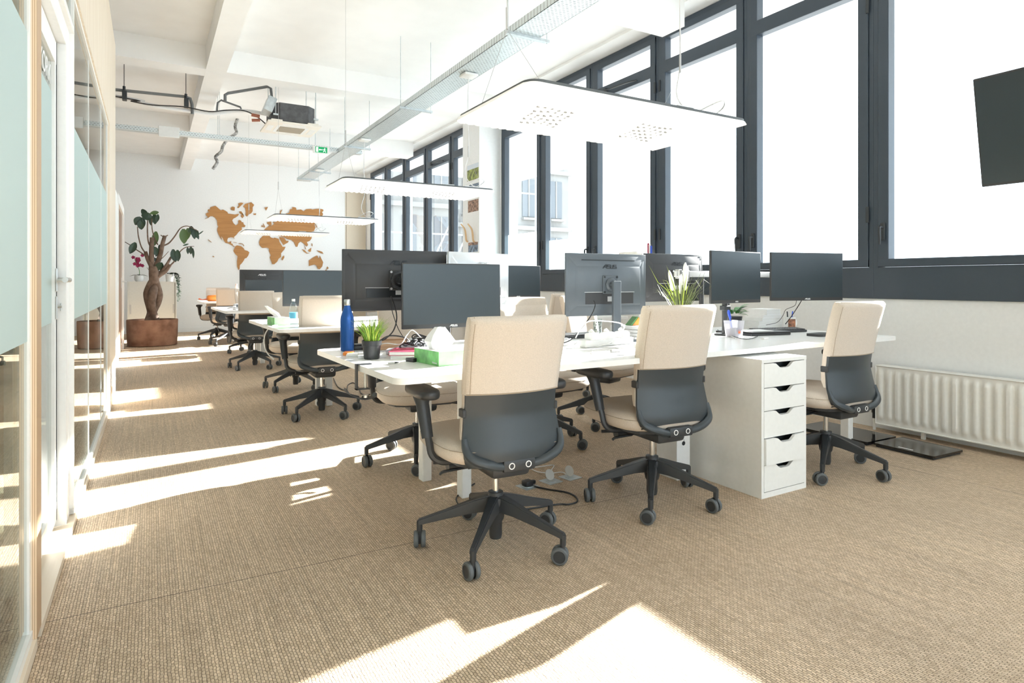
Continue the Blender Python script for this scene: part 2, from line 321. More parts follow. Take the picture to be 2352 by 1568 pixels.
# pillar between the two window groups
bm = nb(); box(bm, (4.33, 8.44, 0), (XW, 9.02, ZC)); pil = struct('trim_1', bm, 'white_wall', smooth=0)
# lintel and beams
bm = nb(); box(bm, (4.45, YF, 3.785), (XW+.02, YB, ZC)); struct('trim_2', bm, 'ceil', smooth=0)
bm = nb(); box(bm, (.557, YF, ZB), (.775, YB, ZC)); struct('trim_3', bm, 'ceil', smooth=0)
for i, (a, b) in enumerate(((.75, 1.05), (4.35, 4.65), (8.0, 8.28), (11.5, 11.83), (-2.9, -2.6))):
    bm = nb(); box(bm, (XL, a, ZB+.002), (4.45, b, ZC)); struct('trim_%d' % (4+i), bm, 'ceil', smooth=0)
# windows: bays of dark frames
def window_bay(i, y0, y1, frost, kind):
    top, bot = 3.78, 1.19
    bm = nb()
    for (a, b) in ((y0, y0+.035), (y1-.035, y1)): box(bm, (XW, a, bot), (XW+.09, b, top), .002, 1)
    box(bm, (XW+.001, y0, top-.05), (XW+.089, y1, top), .002, 1); box(bm, (XW+.001, y0, .967), (XW+.089, y1, bot+.012), .003, 1)
    a, b = y0+.037, y1-.037      # sash ring, transom
    fw = .078
    box(bm, (XW-.012, a, bot+.014), (XW+.075, a+fw, top-.052), .004, 1); box(bm, (XW-.012, b-fw, bot+.014), (XW+.075, b, top-.052), .004, 1)
    box(bm, (XW-.0125, a, bot+.014), (XW+.0745, b, 1.262), .004, 1); box(bm, (XW-.0125, a, 3.66), (XW+.0745, b, top-.052), .004, 1); box(bm, (XW-.0125, a, 3.30), (XW+.0745, b, 3.43), .004, 1)
    w = struct('window_%d' % i, bm, 'frame')
    for z0, z1 in ((1.255, 3.31), (3.42, 3.67)):
        g = nb(); box(g, (XW+.055, a+fw-.01, z0), (XW+.061, b-fw+.01, z1)); obj('pane', g, 'win', w, smooth=0)
    if frost:
        g = nb(); box(g, (XW+.051, a+fw, 1.262), (XW+.054, b-fw, frost)); obj('frost_film', g, 'frostw', w, smooth=0)
    hy = a+.04 if kind in (0, 2) else b-.04
    h = nb(); box(h, (XW-.025, hy-.016, 1.40), (XW-.012, hy+.016, 1.53), .004, 1); tube(h, [(XW-.02, hy, 1.495), (XW-.055, hy, 1.495), (XW-.062, hy, 1.47), (XW-.058, hy, 1.42), (XW-.052, hy+.004, 1.37)], [.009, .010, .011, .010, .008], sm=4); obj('handle', h, 'frame2', w)
    h = nb(); yy = (b if kind in (0, 2) else a)
    for z in (3.18, 1.6): box(h, (XW-.022, yy-.012, z-.06), (XW-.01, yy+.012, z+.06), .003, 1)
    obj('hinge', h, 'frame2', w)
    if kind == 3:
        h = nb(); ym = (y0+y1)/2
        box(h, (XW-.05, ym+.26, 3.335), (XW-.012, ym+.30, 3.385), .004, 1); tube(h, [(XW-.045, ym+.28, 3.36), (XW-.06, ym+.1, 3.345), (XW-.06, ym-.15, 3.335), (XW-.02, ym-.26, 3.335)], .014, sm=5, flat=.6); obj('vent_lever', h, 'frame2', w)
ys = [2.68+1.147*k for k in range(-6, 6)]; n = 0
for k, (a, b) in enumerate(zip(ys, ys[1:])):
    n += 1; idx = k-6; fr = {4: 1.81, 3: 1.66}.get(idx)
    window_bay(n, a, b-(.005 if idx == 4 else 0), fr, [1, 0, 3, 0, 1][idx] if idx >= 0 else idx % 2)
for k in range(5):
    n += 1; window_bay(n, 9.05+1.2*k, 10.25+1.2*k, 1.60 if k < 2 else None, 3 if k == 1 else k % 2)
bm = nb()  # unseen window, added so daylight fills surfaces that face the camera
for x in (-.2, 1.36, 2.92, 4.44): box(bm, (x, YF-.12, .9), (x+.06, YF-.04, 3.5))
box(bm, (-.2, YF-.12, .9), (4.5, YF-.04, .96)); box(bm, (-.2, YF-.12, 3.44), (4.5, YF-.04, 3.5)); wf = struct('window_19', bm, 'frame', smooth=0)
for x in (-.15, 1.41, 2.97): g = nb(); box(g, (x, YF-.085, .95), (x+1.52, YF-.08, 3.45)); obj('pane', g, 'win', wf, smooth=0)
# ---- left glazed partition (a plywood box room)
XP = -.29
bm = nb(); box(bm, (-.37, YF, 0), (XP, 2.31, .035)); box(bm, (-.37, 2.387, 0), (XP, 6.13, .03)); struct('trim_9', bm, 'plyy', smooth=0)
bm = nb(); box(bm, (-.37, YF, 2.402), (XP, 6.13, 3.37)); box(bm, (-.37, 6.13, 0), (XP, 7.12, 3.37)); box(bm, (XL, 7.02, 0), (-.37, 7.12, 3.37)); struct('trim_10', bm, 'ply', smooth=0)
bm = nb(); box(bm, (-.345, 2.30, .035), (-.3015, 2.387, 2.40)); struct('trim_11', bm, 'ply', smooth=0)
bm = nb(); box(bm, (-.3015, 2.30, .035), (XP, 2.387, 2.40)); struct('trim_12', bm, 'plye', smooth=0)
def gl_panel(i, y0, y1, joints, z0=.035, z1=2.402, x=-.315, frost=(.917, 1.82), sides=(1, 1)):
    bm = nb()
    if sides[0]: box(bm, (x-.014, y0, z0), (x+.014, y0+.022, z1))
    if sides[1]: box(bm, (x-.010, y1-.022, z0), (x+.010, y1, z1))
    box(bm, (x-.015, y0, z0), (x+.015, y1, z0+.028)); box(bm, (x-.015, y0, z1-.02), (x+.015, y1, z1))
    for j in joints: box(bm, (x-.006, j-.006, z0+.028), (x+.0065, j+.006, z1-.02))
    w = struct('window_%d' % i, bm, 'white', smooth=0)
    ed = [y0+.02]+joints+[y1-.02]
    for a, b in zip(ed, ed[1:]):
        g = nb(); box(g, (x-.004, a, z0+.02), (x+.004, b, z1-.01)); obj('pane', g, 'part', w, smooth=0)
    g = nb(); box(g, (x+.0042, y0+.022, frost[0]), (x+.0052, y1-.022, frost[1])); obj('frost_film', g, 'mint', w, smooth=0)
    return w
gl_panel(20, YF, 2.30, [-1.0])
gl_panel(21, 3.455, 6.13, [4.37, 5.42])
gl_panel(22, 2.387, 3.455, [], z0=2.22, z1=2.402, frost=(2.24, 2.2405), sides=(0, 0))
# glass door, set back in its white frame
bm = nb(); box(bm, (-.365, 3.335, .0), (-.318, 3.455, 2.22)); box(bm, (-.365, 2.387, 2.13), (-.3185, 3.335, 2.22)); struct('trim_13', bm, 'white', smooth=0)
bm = nb(); xd = -.352
box(bm, (xd-.03, 2.392, .06), (xd, 2.44, 2.125)); box(bm, (xd-.03, 3.275, .06), (xd, 3.318, 2.125)); box(bm, (xd-.031, 2.392, .06), (xd+.001, 3.318, .14)); box(bm, (xd-.031, 2.392, 2.03), (xd+.001, 3.318, 2.125))
dr = struct('door_1', bm, 'white', smooth=0)
g = nb(); box(g, (xd-.02, 2.43, .13), (xd-.012, 3.285, 2.04)); obj('pane', g, 'part', dr, smooth=0)
g = nb(); box(g, (xd-.0118, 2.44, .917), (xd-.0108, 3.275, 1.90)); obj('frost_film', g, 'mint', dr, smooth=0)
g = nb(); box(g, (xd-.03, 3.3185, .06), (xd+.0015, 3.3345, 2.127)); obj('seal', g, 'frame2', dr, smooth=0)
h = nb(); box(h, (xd, 3.285, 1.05), (xd+.008, 3.312, 1.15), .003, 1); box(h, (xd, 3.285, .93), (xd+.008, 3.312, 1.03), .003, 1)
tube(h, [(xd+.004, 3.298, 1.10), (xd+.05, 3.298, 1.10)], .011, 12); tube(h, [(xd+.047, 3.305, 1.10), (xd+.047, 3.16, 1.10)], .011, 12); tube(h, [(xd+.006, 3.298, .985), (xd+.022, 3.298, .985)], .007); box(h, (xd+.016, 3.294, .965), (xd+.022, 3.302, 1.0), .002, 1)
obj('handle', h, 'steel', dr)
text_mesh('lettering', 'NEW YORK', .115, 'logo', dr, Matrix.Translation((xd-.009, 2.93, 1.955)) @ Matrix(((0,0,1,0),(1,0,0,0),(0,1,0,0),(0,0,0,1))))
bm = nb(); box(bm, (-1.2, 2.39, .001), (-.372, 3.33, .012)); tag(obj('door_mat', bm, 'felt', smooth=0), 'grey felt mat behind the sill of the glass door', 'mat')
# second partition further down the room with a brown door
bm = nb(); box(bm, (-.40, 7.12, 0), (-.33, 8.25, .03)); box(bm, (-.46, 8.25, 0), (-.385, 9.98, 2.28)); box(bm, (-.46, 9.98, 2.18), (-.372, 12.1, 2.30)); box(bm, (-.46, 11.95, 0), (-.372, 12.1, 2.18)); box(bm, (-.46, 9.98, 0), (-.372, 10.06, 2.18)); struct('trim_14', bm, 'white', smooth=0)
bm = nb(); box(bm, (-.44, 10.06, .01), (-.40, 11.95, 2.18)); d2 = struct('door_2', bm, 'brown_door', smooth=0)
h = nb(); box(h, (-.40, 11.75, 1.0), (-.392, 11.8, 1.16)); tube(h, [(-.395, 11.77, 1.1), (-.34, 11.77, 1.1), (-.34, 11.65, 1.1)], .011, 8); obj('handle', h, 'steel', d2)
bm = nb(); box(bm, (4.20, YB-.03, 0), (4.68, YB, ZC-.3)); box(bm, (4.175, YB-.012, 0), (4.19, YB, ZC-.3)); struct('trim_15', bm, 'cream', smooth=0)
# ---- outside: street and pale buildings seen through the far windows
bm = nb(); box(bm, (XW+.6, -30, -6), (90, 120, -5.9)); struct('trim_16', bm, 'street', smooth=0)
def facade(label, x0, x1, y, z1, cols, rows):
    t = thing('building', label, 'building', (x0, y, -5.9)); w = x1-x0; H = z1+5.9
    bm = nb(); box(bm, (0, 0, 0), (w, 8, H));
    for r in range(rows+1): box(bm, (-.1, -.25, r*H/rows-.12), (w+.1, 0, r*H/rows+.12))
    obj('wall', bm, 'stone', t, smooth=0)
    for c in range(cols):
        for r in range(rows):
            cw = w/cols; rh = H/rows; bm = nb(); box(bm, (c*cw+cw*.28, -.06, r*rh+rh*.2), (c*cw+cw*.72, .0, r*rh+rh*.85)); f = obj('window', bm, 'winout', t, smooth=0)
            bm = nb(); box(bm, (c*cw+cw*.48, -.10, r*rh+rh*.2), (c*cw+cw*.52, -.065, r*rh+rh*.85)); box(bm, (c*cw+cw*.25, -.3, r*rh+rh*.14), (c*cw+cw*.75, -.02, r*rh+rh*.18)); obj('window_bar', bm, 'stone', f, smooth=0)
    return t
t = thing('sunblocker', 'white canopy added outside above the windows against high sun', 'sunblocker', (XW+.32, YF, 3.95)); bm = nb(); box(bm, (0, 0, 0), (4.05, YB-YF, .06)); obj('deck', bm, 'sunblocker', t, smooth=0)  # overhang added to keep high sun off the frosted partition
facade('tall pale stone building seen through the windows behind the pillar', 7.0, 14.0, 30, 16, 4, 6)
facade('pale stone building standing right of the tall one, seen beside the pillar', 14.3, 22.0, 31, 11, 4, 5)
t = thing('scaffolding', 'grey tube scaffolding outside the far windows in front of the tall building', 'scaffolding', (7.2, 24, -5.9))
for k in range(5):
    bm = nb(); tube(bm, [(k*2.0, 0, 0), (k*2.0, 0, 20)], .05, 6); obj('upright', bm, 'scaf', t)
for k in range(9):
    bm = nb(); tube(bm, [(-.3, 0, 1+k*2.0), (8.3, 0, 1+k*2.0)], .04, 6); obj('rail', bm, 'scaf', t)
for k in range(4):
    bm = nb(); tube(bm, [(k*2.0, 0, 4+k*2), (k*2+2.0, 0, 8+k*2)], .035, 6); obj('brace', bm, 'scaf', t)
# ================================================================= FURNITURE
# ---------- office chair (faces +Y, origin on the floor under the column)
def lerp(tab, z):
    tab = sorted(tab)
    if z <= tab[0][0]: return tab[0][1]
    for (a, va), (b, vb) in zip(tab, tab[1:]):
        if z <= b: return va+(vb-va)*(z-a)/(b-a)
    return tab[-1][1]
WID = [(.40,.185),(.42,.202),(.45,.211),(.50,.214),(.56,.206),(.64,.197),(.70,.199),(.80,.203),(.90,.206),(.98,.205)]
SPN = [(.40,-.205),(.42,-.216),(.46,-.216),(.52,-.200),(.60,-.188),(.70,-.200),(.80,-.220),(.90,-.245),(.96,-.262),(.98,-.266)]
def bk(s, z, off, wk=1): x = (s*2-1); return Vector((x*lerp(WID, z)*wk, lerp(SPN, z)+off+.045*x*x, z))
def make_chair():
    t = thing('office_chair', '', 'chair')
    bm = nb(); cushion(bm, (0, .060), .262, .258, .388, .478); seat = obj('seat', bm, 'fabric', t, smooth=60)
    bm = nb(); pts = []
    for j in range(41):
        a = 2*PI*j/40; ca, sa = math.cos(a), math.sin(a); e = (abs(ca)**4+abs(sa)**4)**(-.25); pts.append((ca*e*.2615, .060+sa*e*.2575, .451))
    tube(bm, pts, .0016, 4, cap=False); obj('seam', bm, 'fabric_dk', seat)
    bm = nb(); cushion(bm, (0, .045), .215, .215, .372, .402, p=5); box(bm, (-.085, -.15, .322), (.085, .16, .378), .02, 2); tube(bm, [(.0, .08, .355), (-.20, .08, .352), (-.235, .10, .350)], .008, 6); tube(bm, [(-.10, -.02, .36), (-.16, -.03, .352), (-.235, -.02, .345), (-.25, -.015, .335)], .010, 6, sm=3, flat=.5); obj('seat_mechanism', bm, 'black', t)
    bm = nb(); tube(bm, [(-.115, .02, .352), (-.205, .02, .352)], .022, 12); obj('tension_knob', bm, 'black', t)
    def shl(s, v, off):
        x = abs(s*2-1); zb = .408+.026*(1-x**2.5); z = .955-(.955-zb)*v; return bk(s, z, off-(.006*math.sin(PI*min(1, max(0, (.60-z)/.2)))*(1-x*x)))
    bm = nb(); grid(bm, lambda s, v: shl(s, v, 0), 20, 26, lambda s, v: shl(s, v, .012)); sh = obj('back_shell', bm, 'shell', t, smooth=60)
    bm = nb(); tube(bm, [(-.208, -.160, .50), (-.206, -.172, .462), (-.188, -.192, .430), (-.13, -.208, .405), (-.06, -.200, .388), (.06, -.200, .388), (.13, -.208, .405), (.188, -.192, .430), (.206, -.172, .462), (.208, -.160, .50)], [.011, .016, .019, .018, .017, .018, .019, .016, .011], 10, sm=4, flat=.9); obj('back_loop', bm, 'shell', t)
    bm = nb(); box(bm, (-.070, -.218, .366), (.070, -.12, .414), .010, 2); box(bm, (-.045, -.16, .36), (.045, 0, .40), .008, 2); pl = obj('back_bracket', bm, 'black', t)
    bm = nb()
    for sx in (-.036, .036):
        m0 = Matrix.Translation((sx, -.2185, .391)) @ Matrix.Rotation(PI/2, 4, 'X')
        lathe(bm, [(.0095, -.001), (.0095, .0015), (.0128, .0015), (.0128, -.001)], (0,0,0), 16, mtx=m0, cap=False)
    obj('bolt_ring', bm, 'logo', pl)
    bm = nb(); grid(bm, lambda s, v: bk(s, .955-.44*v, .014, 1.012), 14, 14, lambda s, v: bk(s, .955-.44*v, (.014)+.044*min(1, 6*s+.55, 6*(1-s)+.55, 6*v+.3, 6*(1-v)+.3), 1.0)); obj('back_cushion', bm, 'fabric', t, smooth=60)
    bm = nb(); zt = .985
    def outer(s, v):
        z = zt-.300*v; p = bk(s, min(z, .979), -.007, 1.012); p.z = z-.003*abs(s*2-1)**8*(v < .01)
        if v < .06: p.y += .014*(1-v/.06)
        return p
    def inner(s, v):
        p = outer(s, v); p.y += .052-(.022*(1-v/.06) if v < .06 else 0)-.008*(abs(s*2-1)**6); return p
    grid(bm, outer, 16, 17, inner); cv = obj('back_cover', bm, 'fabric', t, smooth=70)
    bm = nb(); tube(bm, [outer(.035, k/10)+Vector((0, -.0006, 0)) for k in range(11)], .0013, 4); tube(bm, [outer(k/14, 1)+Vector((0, -.001, .003)) for k in range(15)], .0022, 4); obj('seam', bm, 'fabric_dk', cv)
    for sx in (-1, 1):
        bm = nb(); box(bm, (sx*.201-.009, -.150, .598), (sx*.201+.007, -.108, .630), .003, 1); obj('cover_strap', bm, 'black', t)
    for sx in (-1, 1):
        bm = nb(); tube(bm, [(sx*.292, .085, .640), (sx*.291, .075, .60), (sx*.288, .06, .55), (sx*.282, .04, .47)], [.040, .028, .027, .024], 12, flat=.72); tube(bm, [(sx*.284, .042, .50), (sx*.278, .030, .45), (sx*.270, .020, .405), (sx*.235, .012, .378), (sx*.14, .01, .37)], .015, 8, sm=4, flat=.8); ap = obj('armrest', bm, 'black', t)
        bm = nb(); cushion(bm, (sx*.290, .085), .048, .130, .632, .668, n=28, p=3.2, crown=.003); obj('arm_pad', bm, 'black', ap, smooth=60)
    bm = nb(); lathe(bm, [(.0135, .20), (.0135, .335)], n=14); obj('gas_lift', bm, 'chrome', t)
    bm = nb(); lathe(bm, [(.024, .035), (.027, .05), (.027, .105), (.034, .115), (.040, .15), (.044, .195), (.042, .206), (.033, .210), (.031, .226), (.020, .228)], n=20)
    st = obj('base_hub', bm, 'black', t)
    a0 = math.radians(13)
    for k in range(5):
        a = a0+k*2*PI/5; d = Vector((math.cos(a), math.sin(a), 0)); e = Vector((-math.sin(a), math.cos(a), 0)); bm = nb(); secs = [(.02, .180, .027, .036), (.09, .168, .023, .029), (.20, .138, .017, .020), (.29, .114, .0135, .015), (.320, .105, .0135, .014)]; rings = []
        for (r, z, hw, hh) in secs:
            c = d*r+Vector((0,0,z)); rings.append([bm.verts.new(c+e*q[0]*hw+Vector((0,0,1))*q[1]*hh) for q in ((-1,-.8),(-.75,1),(.75,1),(1,-.8))])
        for p, q in zip(rings, rings[1:]):
            for j in range(4): bm.faces.new((p[j], p[(j+1) % 4], q[(j+1) % 4], q[j]))
        bm.faces.new(rings[0]); bm.faces.new(rings[-1][::-1])
        bmesh.ops.bevel(bm, geom=list(bm.edges), offset=.004, segments=2, affect='EDGES')
        tube(bm, [d*.312+Vector((0,0,.112)), d*.312+Vector((0,0,.072))], .0125, 8); obj('base_leg', bm, 'black', t, smooth=40)
        c = thing_part('caster', t, d*.312, .33+.4*math.sin(k*2.3))
        for sgn in (-1, 1):
            bm = nb(); lathe(bm, [(.006, .0045), (.030, .0050), (.0335, .009), (.0335, .019), (.030, .0235), (.0235, .0245), (.0225, .022), (.004, .0225)], n=20, axis='x', mi=[1, 0, 0, 0, 0, 1, 1, 1])
            if sgn < 0: bmesh.ops.scale(bm, vec=(-1, 1, 1), verts=bm.verts)
            bmesh.ops.translate(bm, vec=(0, .012, .0335), verts=bm.verts); obj('wheel', bm, ['rubber', 'black'], c)
    return t
def thing_part(name, parent, loc, rz):
    bm = nb(); lathe(bm, [(.009, .036), (.009, .085)], n=8); box(bm, (-.0045, -.008, .018), (.0045, .03, .062), .002, 1); tube(bm, [(-.02, .012, .0335), (.02, .012, .0335)], .006, 8)
    o = obj(name, bm, 'black', parent, loc=loc, rz=rz); return o
ch0 = make_chair()
CH = [ # x, y, heading (deg, ccw), label
 (1.236, 2.262, -3, 'beige and black office chair nearest the camera, right of the green tissue box'),
 (2.165, 2.335, -4, 'beige and black office chair at the front desk immediately left of the white drawer unit'),
 (3.40, 2.215, -1, 'beige and black office chair right of the white drawer unit, beside the radiator'),
 (1.42, 3.60, 172, 'beige office chair at the far side of the front desk, behind its left end'),
 (2.28, 3.56, 186, 'sunlit beige office chair facing us beyond the front desk, between the two nearest chairs'),
 (3.02, 3.86, 200, 'beige office chair beyond the front desk, seat just left of the second near chair'),
 (1.225, 5.235, -2, 'beige and black office chair at the second desk, directly behind the blue bottle'),
 (3.44, 5.02, 0, 'beige and black office chair at the second desk, seen left of the grey stand monitor'),
 (1.30, 6.69, 176, 'beige office chair at the far side of the second desk, behind its tissue box'),
 (1.155, 8.52, -3, 'beige and black office chair at the left end of the third desk'),
 (1.36, 10.42, 183, 'beige office chair at the far side of the third desk, mostly hidden'),
 (1.19, 11.92, -3, 'beige and black office chair at the near side of the farthest desk'),
 (1.10, 13.12, 168, 'beige office chair behind the farthest desk by the orange bag, turned to the camera'),
]
BASE = {2: -6, 3: 31, 6: 4, 8: 5, 9: 9, 10: 40, 12: 30}
chairs = []
for i, (x, y, a, lb) in enumerate(CH):
    if i == 0: c = ch0; c.location = (x, y, 0); c.rotation_euler = (0, 0, math.radians(a)); c['label'] = lb; c['group'] = 'beige and black office chairs'
    else: c = dup(ch0, (x, y, 0), math.radians(a), lb, 'beige and black office chairs')
    chairs.append(c)
for i, c in enumerate(chairs):
    dr_ = math.radians(BASE.get(i, 10)-13-CH[i][2]); Rz = Matrix.Rotation(dr_, 4, 'Z')
    for o in c.children:
        if o.name.startswith(('base_leg', 'caster')): o.location = Rz @ o.location; o.rotation_euler.z += (.5*math.sin(i*2+o.location.x*9) if o.name.startswith('caster') else dr_)
        if i == 0 and o.name.startswith(('back_shell', 'back_cover', 'back_cushion', 'cover_strap')): o.location.z = -.022
# ---------- bench desks
TOP = .74
def desk(x0, x1, y0, y1, legs, label):
    t = thing('bench_desk', label, 'desk', (x0, y0, 0), .022, 'long white bench desks')
    bm = nb(); prism(bm, rrect(0, 0, x1-x0, y1-y0, .045), .025, lambda a, b, h: Vector((a, b, TOP-.025+h))); bmesh.ops.bevel(bm, geom=[e for e in bm.edges if abs(e.verts[0].co.z-e.verts[1].co.z) < 1e-5], offset=.002, segments=2, affect='EDGES'); obj('tabletop', bm, 'desk', t)
    bm = nb(); yy = (y1-y0)/2
    for q in (yy-.28, yy+.22): box(bm, (.35, q, TOP-.07), (x1-x0-.2, q+.05, TOP-.027))
    obj('frame_beam', bm, 'white', t, smooth=0)
    for (lx, ly) in legs:
        bm = nb(); box(bm, (lx-x0-.027, ly-y0-.03, 0), (lx-x0+.027, ly-y0+.03, .62), .004, 1); tube(bm, [(lx-x0, ly-y0, .60), (lx-x0-.012, ly-y0, .66), (lx-x0-.04, ly-y0, .705)], [.03, .034, .045], 10, flat=1.1); obj('leg', bm, 'white', t)
    return t
desk(.772, 4.205, 2.16, 3.33, [(1.335, 3.20), (1.398, 2.85), (4.13, 2.46), (4.13, 3.1)], 'white bench desk in the foreground carrying the green tissue box and the potted grass')
desk(.82, 4.25, 4.83, 6.25, [(1.384, 5.58), (1.31, 5.62), (4.1, 5.3), (4.1, 5.8)], 'white bench desk second from the camera, with the small tissue box and water bottle')
desk(.775, 4.2, 8.07, 9.75, [(1.328, 8.93), (1.328, 9.3), (4.1, 8.9)], 'white bench desk third from the camera, with a grey gadget on its left end')
desk(.80, 4.1, 12.2, 13.4, [(1.35, 12.6), (1.35, 13.0), (4.0, 12.8)], 'white bench desk farthest from the camera, with the orange bag')

# ---------- monitors (front faces -Y)
def asus(bm, w, mtx):
    h = w*.205; t = h*.2
    def bar(a, b): 
        a = Vector((a[0], a[1])); b = Vector((b[0], b[1])); d = (b-a).normalized(); n_ = Vector((-d.y, d.x))*t/2; e = d*t/2*.6
        q = [a-n_-e, b-n_+e, b+n_+e, a+n_-e]; prism(bm, q, .0012, lambda x, y, z: mtx @ Vector((x, y, z)))
    x = -w/2; k = h
    bar((x, 0), (x+k*.95, h)); bar((x+k*.95, h), (x+k*1.25, h)); bar((x+k*1.25, h), (x+k*1.25, 0)); bar((x+k*.62, h*.42), (x+k*1.25, h*.42))
    for q in (x+k*1.55, x+k*3.75):
        bar((q, h), (q+k, h)); bar((q, h), (q, h*.5)); bar((q, h*.5), (q+k, h*.5)); bar((q+k, h*.5), (q+k, 0)); bar((q, 0), (q+k, 0))
    q = x+k*2.72; bar((q, h), (q, 0)); bar((q, 0), (q+k*.78, 0)); bar((q+k*.78, h), (q+k*.78, 0))
def monitor(label, x, y, rz, w, h, zb, stand='post', front_logo=True, back_logo=None, col='casing', tilt=0, group='computer monitors', chin=.022, detail=True, z0=TOP, logo_w=.045):
    t = thing('computer_monitor', label, 'monitor', (x, y, z0), rz, group)
    zb -= z0
    T = Matrix.Translation((0, 0, zb)) @ Matrix.Rotation(tilt, 4, 'X')
    bm = nb(); box(bm, (-w/2, 0, 0), (w/2, .016, h), .0035, 2, T)
    hs = obj('housing', bm, col, t)
    bm = nb(); v0 = .10*w; K = .5
    A = [(-w/2+.012, .015, .012), (w/2-.012, .015, .012), (w/2-.012, .015, h-.012), (-w/2+.012, .015, h-.012)]; Bq = [(-w/2+v0, .042, .06), (w/2-v0, .042, .06), (w/2-v0, .042, h-.075), (-w/2+v0, .042, h-.075)]
    a = [bm.verts.new(T @ Vector(p)) for p in A]; b = [bm.verts.new(T @ Vector(p)) for p in Bq]; bm.faces.new(b)
    for i in range(4): bm.faces.new((a[i], a[(i+1) % 4], b[(i+1) % 4], b[i]))
    bmesh.ops.bevel(bm, geom=list(bm.edges), offset=.012, segments=3, affect='EDGES'); obj('rear_cover', bm, col, t, smooth=50)
    bm = nb(); box(bm, (-w/2+.006, -.0015, chin), (w/2-.006, .002, h-.006), 0, 1, T); obj('screen', bm, 'screen', t, smooth=0)
    if front_logo:
        bm = nb(); asus(bm, logo_w, T @ Matrix.Translation((0, -.0006, chin*.32)) @ Matrix.Rotation(PI/2, 4, 'X')); obj('logo', bm, 'logo', t, smooth=0)
    if back_logo:
        bm = nb(); asus(bm, .10, T @ Matrix.Translation((0, .0425, h*.76)) @ Matrix.Rotation(PI, 4, 'Z') @ Matrix.Rotation(PI/2, 4, 'X')); obj('rear_logo', bm, back_logo, t, smooth=0)
    if detail:
        bm = nb(); box(bm, (-w*.30, .040, .070), (w*.30, .0432, h*.37), .004, 1, T); pr = obj('port_recess', bm, 'logo_dk' if col == 'casing' else 'casing', t)
        bm = nb(); box(bm, (-w*.31, .042, h*.375), (w*.31, .0445, h*.383), 0, 1, T); box(bm, (-w*.05, .0425, .085), (w*.03, .0442, .115), 0, 1, T); obj('rating_label', bm, 'logo_g', pr, smooth=0)
        bm = nb(); box(bm, (-.055, .041, h*.5-.055), (.055, .052, h*.5+.055), .004, 1, T); vp = obj('vesa_plate', bm, col, t)
        bm = nb()
        for sx in (-.045, .045):
            for sz in (-.045, .045): lathe(bm, [(.0065, .0), (.0065, .003)], n=10, mtx=T @ Matrix.Translation((sx, .0515, h*.5+sz)) @ Matrix.Rotation(-PI/2, 4, 'X'))
        obj('screw', bm, 'alu' if stand == 'arm' else 'logo_dk', vp)
    if col == 'casing_g': bm = nb(); box(bm, (-w*.33, .0405, h*.885), (w*.33, .0435, h*.898), 0, 1, T @ Matrix.Translation((0, -.012, 0))); obj('vent_slot', bm, 'logo_dk', t, smooth=0)
    if stand == 'post':
        bm = nb(); m0 = Matrix.Translation((0, .07, zb+h*.5)); lathe(bm, [(.038, -.02), (.04, -.01), (.03, 0)], n=20, mtx=m0 @ Matrix.Rotation(-PI/2, 4, 'X')); tube(bm, [(0, .06, zb+h*.5), (0, .105, zb+h*.5)], .018, 10); box(bm, (-.028, .095, .012), (.028, .118, zb+h*.56), .004, 1); obj('stand_post', bm, col, t)
        bm = nb(); prism(bm, rrect(-.115, 0, .115, .165, .02), .012, lambda a, b, c: Vector((a, b, c))); obj('stand_base', bm, col, t)
    elif stand == 'arm':
        bm = nb(); tube(bm, [(.0, .055, zb+h*.5), (.0, .10, zb+h*.5)], .022, 10); tube(bm, [(.0, .10, zb+h*.5), (-.12, .16, zb+h*.5), (-.20, .08, zb+h*.45)], .02, 8); tube(bm, [(-.20, .08, 0), (-.20, .08, zb+h*.52)], .017, 10); box(bm, (-.25, .03, 0), (-.15, .13, .012), .003, 1); lathe(bm, [(.05, .052), (.05, .060), (.038, .062), (.036, .056)], (0, 0, 0), 8, mtx=Matrix.Translation((0, 0, zb+h*.5)) @ Matrix.Rotation(-PI/2, 4, 'X'), cap=False); obj('arm', bm, 'black', t)
    elif stand == 'pole':
        bm = nb(); tube(bm, [(0, .05, zb+h*.45), (0, .09, zb+h*.45)], .02, 8); tube(bm, [(0, .09, 0), (0, .09, zb+h*.55)], .019, 12); box(bm, (-.05, .04, 0), (.05, .14, .012), .003, 1); box(bm, (-.03, .07, zb-.05), (.035, .11, zb-.02), .003, 1); obj('pole', bm, 'black', t)
    return t
def mid(p, q): return (p[0]+q[0])/2, (p[1]+q[1])/2
monitor('matte black monitor facing the camera behind the green tissue box, on the front desk', 1.375, 2.975, 0, .565, .335, .853, logo_w=.043, tilt=-.02)
monitor('slim black monitor seen from behind on an arm, above the blue bottle and potted grass', 1.165, 3.27, PI, .595, .327, .937, 'arm', False, 'logo_dk')
monitor('sunlit silver monitor seen from behind, right of the slim black one on the front desk', 1.665, 3.26, PI+.30, .49, .32, .942, 'pole', False, 'logo_g', 'casing_s')
monitor('grey monitor on a stand seen from behind, in the middle of the front desk', 2.385, 2.975, PI-.045, .59, .372, .890, 'post', False, 'logo_dk', 'casing_g')
monitor('black monitor seen from behind the tall white-plumed grass on the front desk', 3.22, 3.26, PI, .56, .335, .955, 'arm', False, 'logo_dk')
monitor('black monitor facing the camera on a pole above the pen cup', 3.29, 2.76, .07, .515, .335, .955, 'pole', logo_w=.03)
monitor('rightmost monitor, facing the camera above the photo mug', 3.98, 2.73, -.26, .60, .335, .962, None, logo_w=.045)
monitor('dark teal monitor on the second desk seen left of the grey monitor on a stand', 3.33, 5.60, 0, .55, .335, .93, 'post', detail=False)
monitor('wide dark monitor on the second desk left of the slim black monitor', 1.36, 6.02, 0, .61, .335, .868, 'post', detail=False)
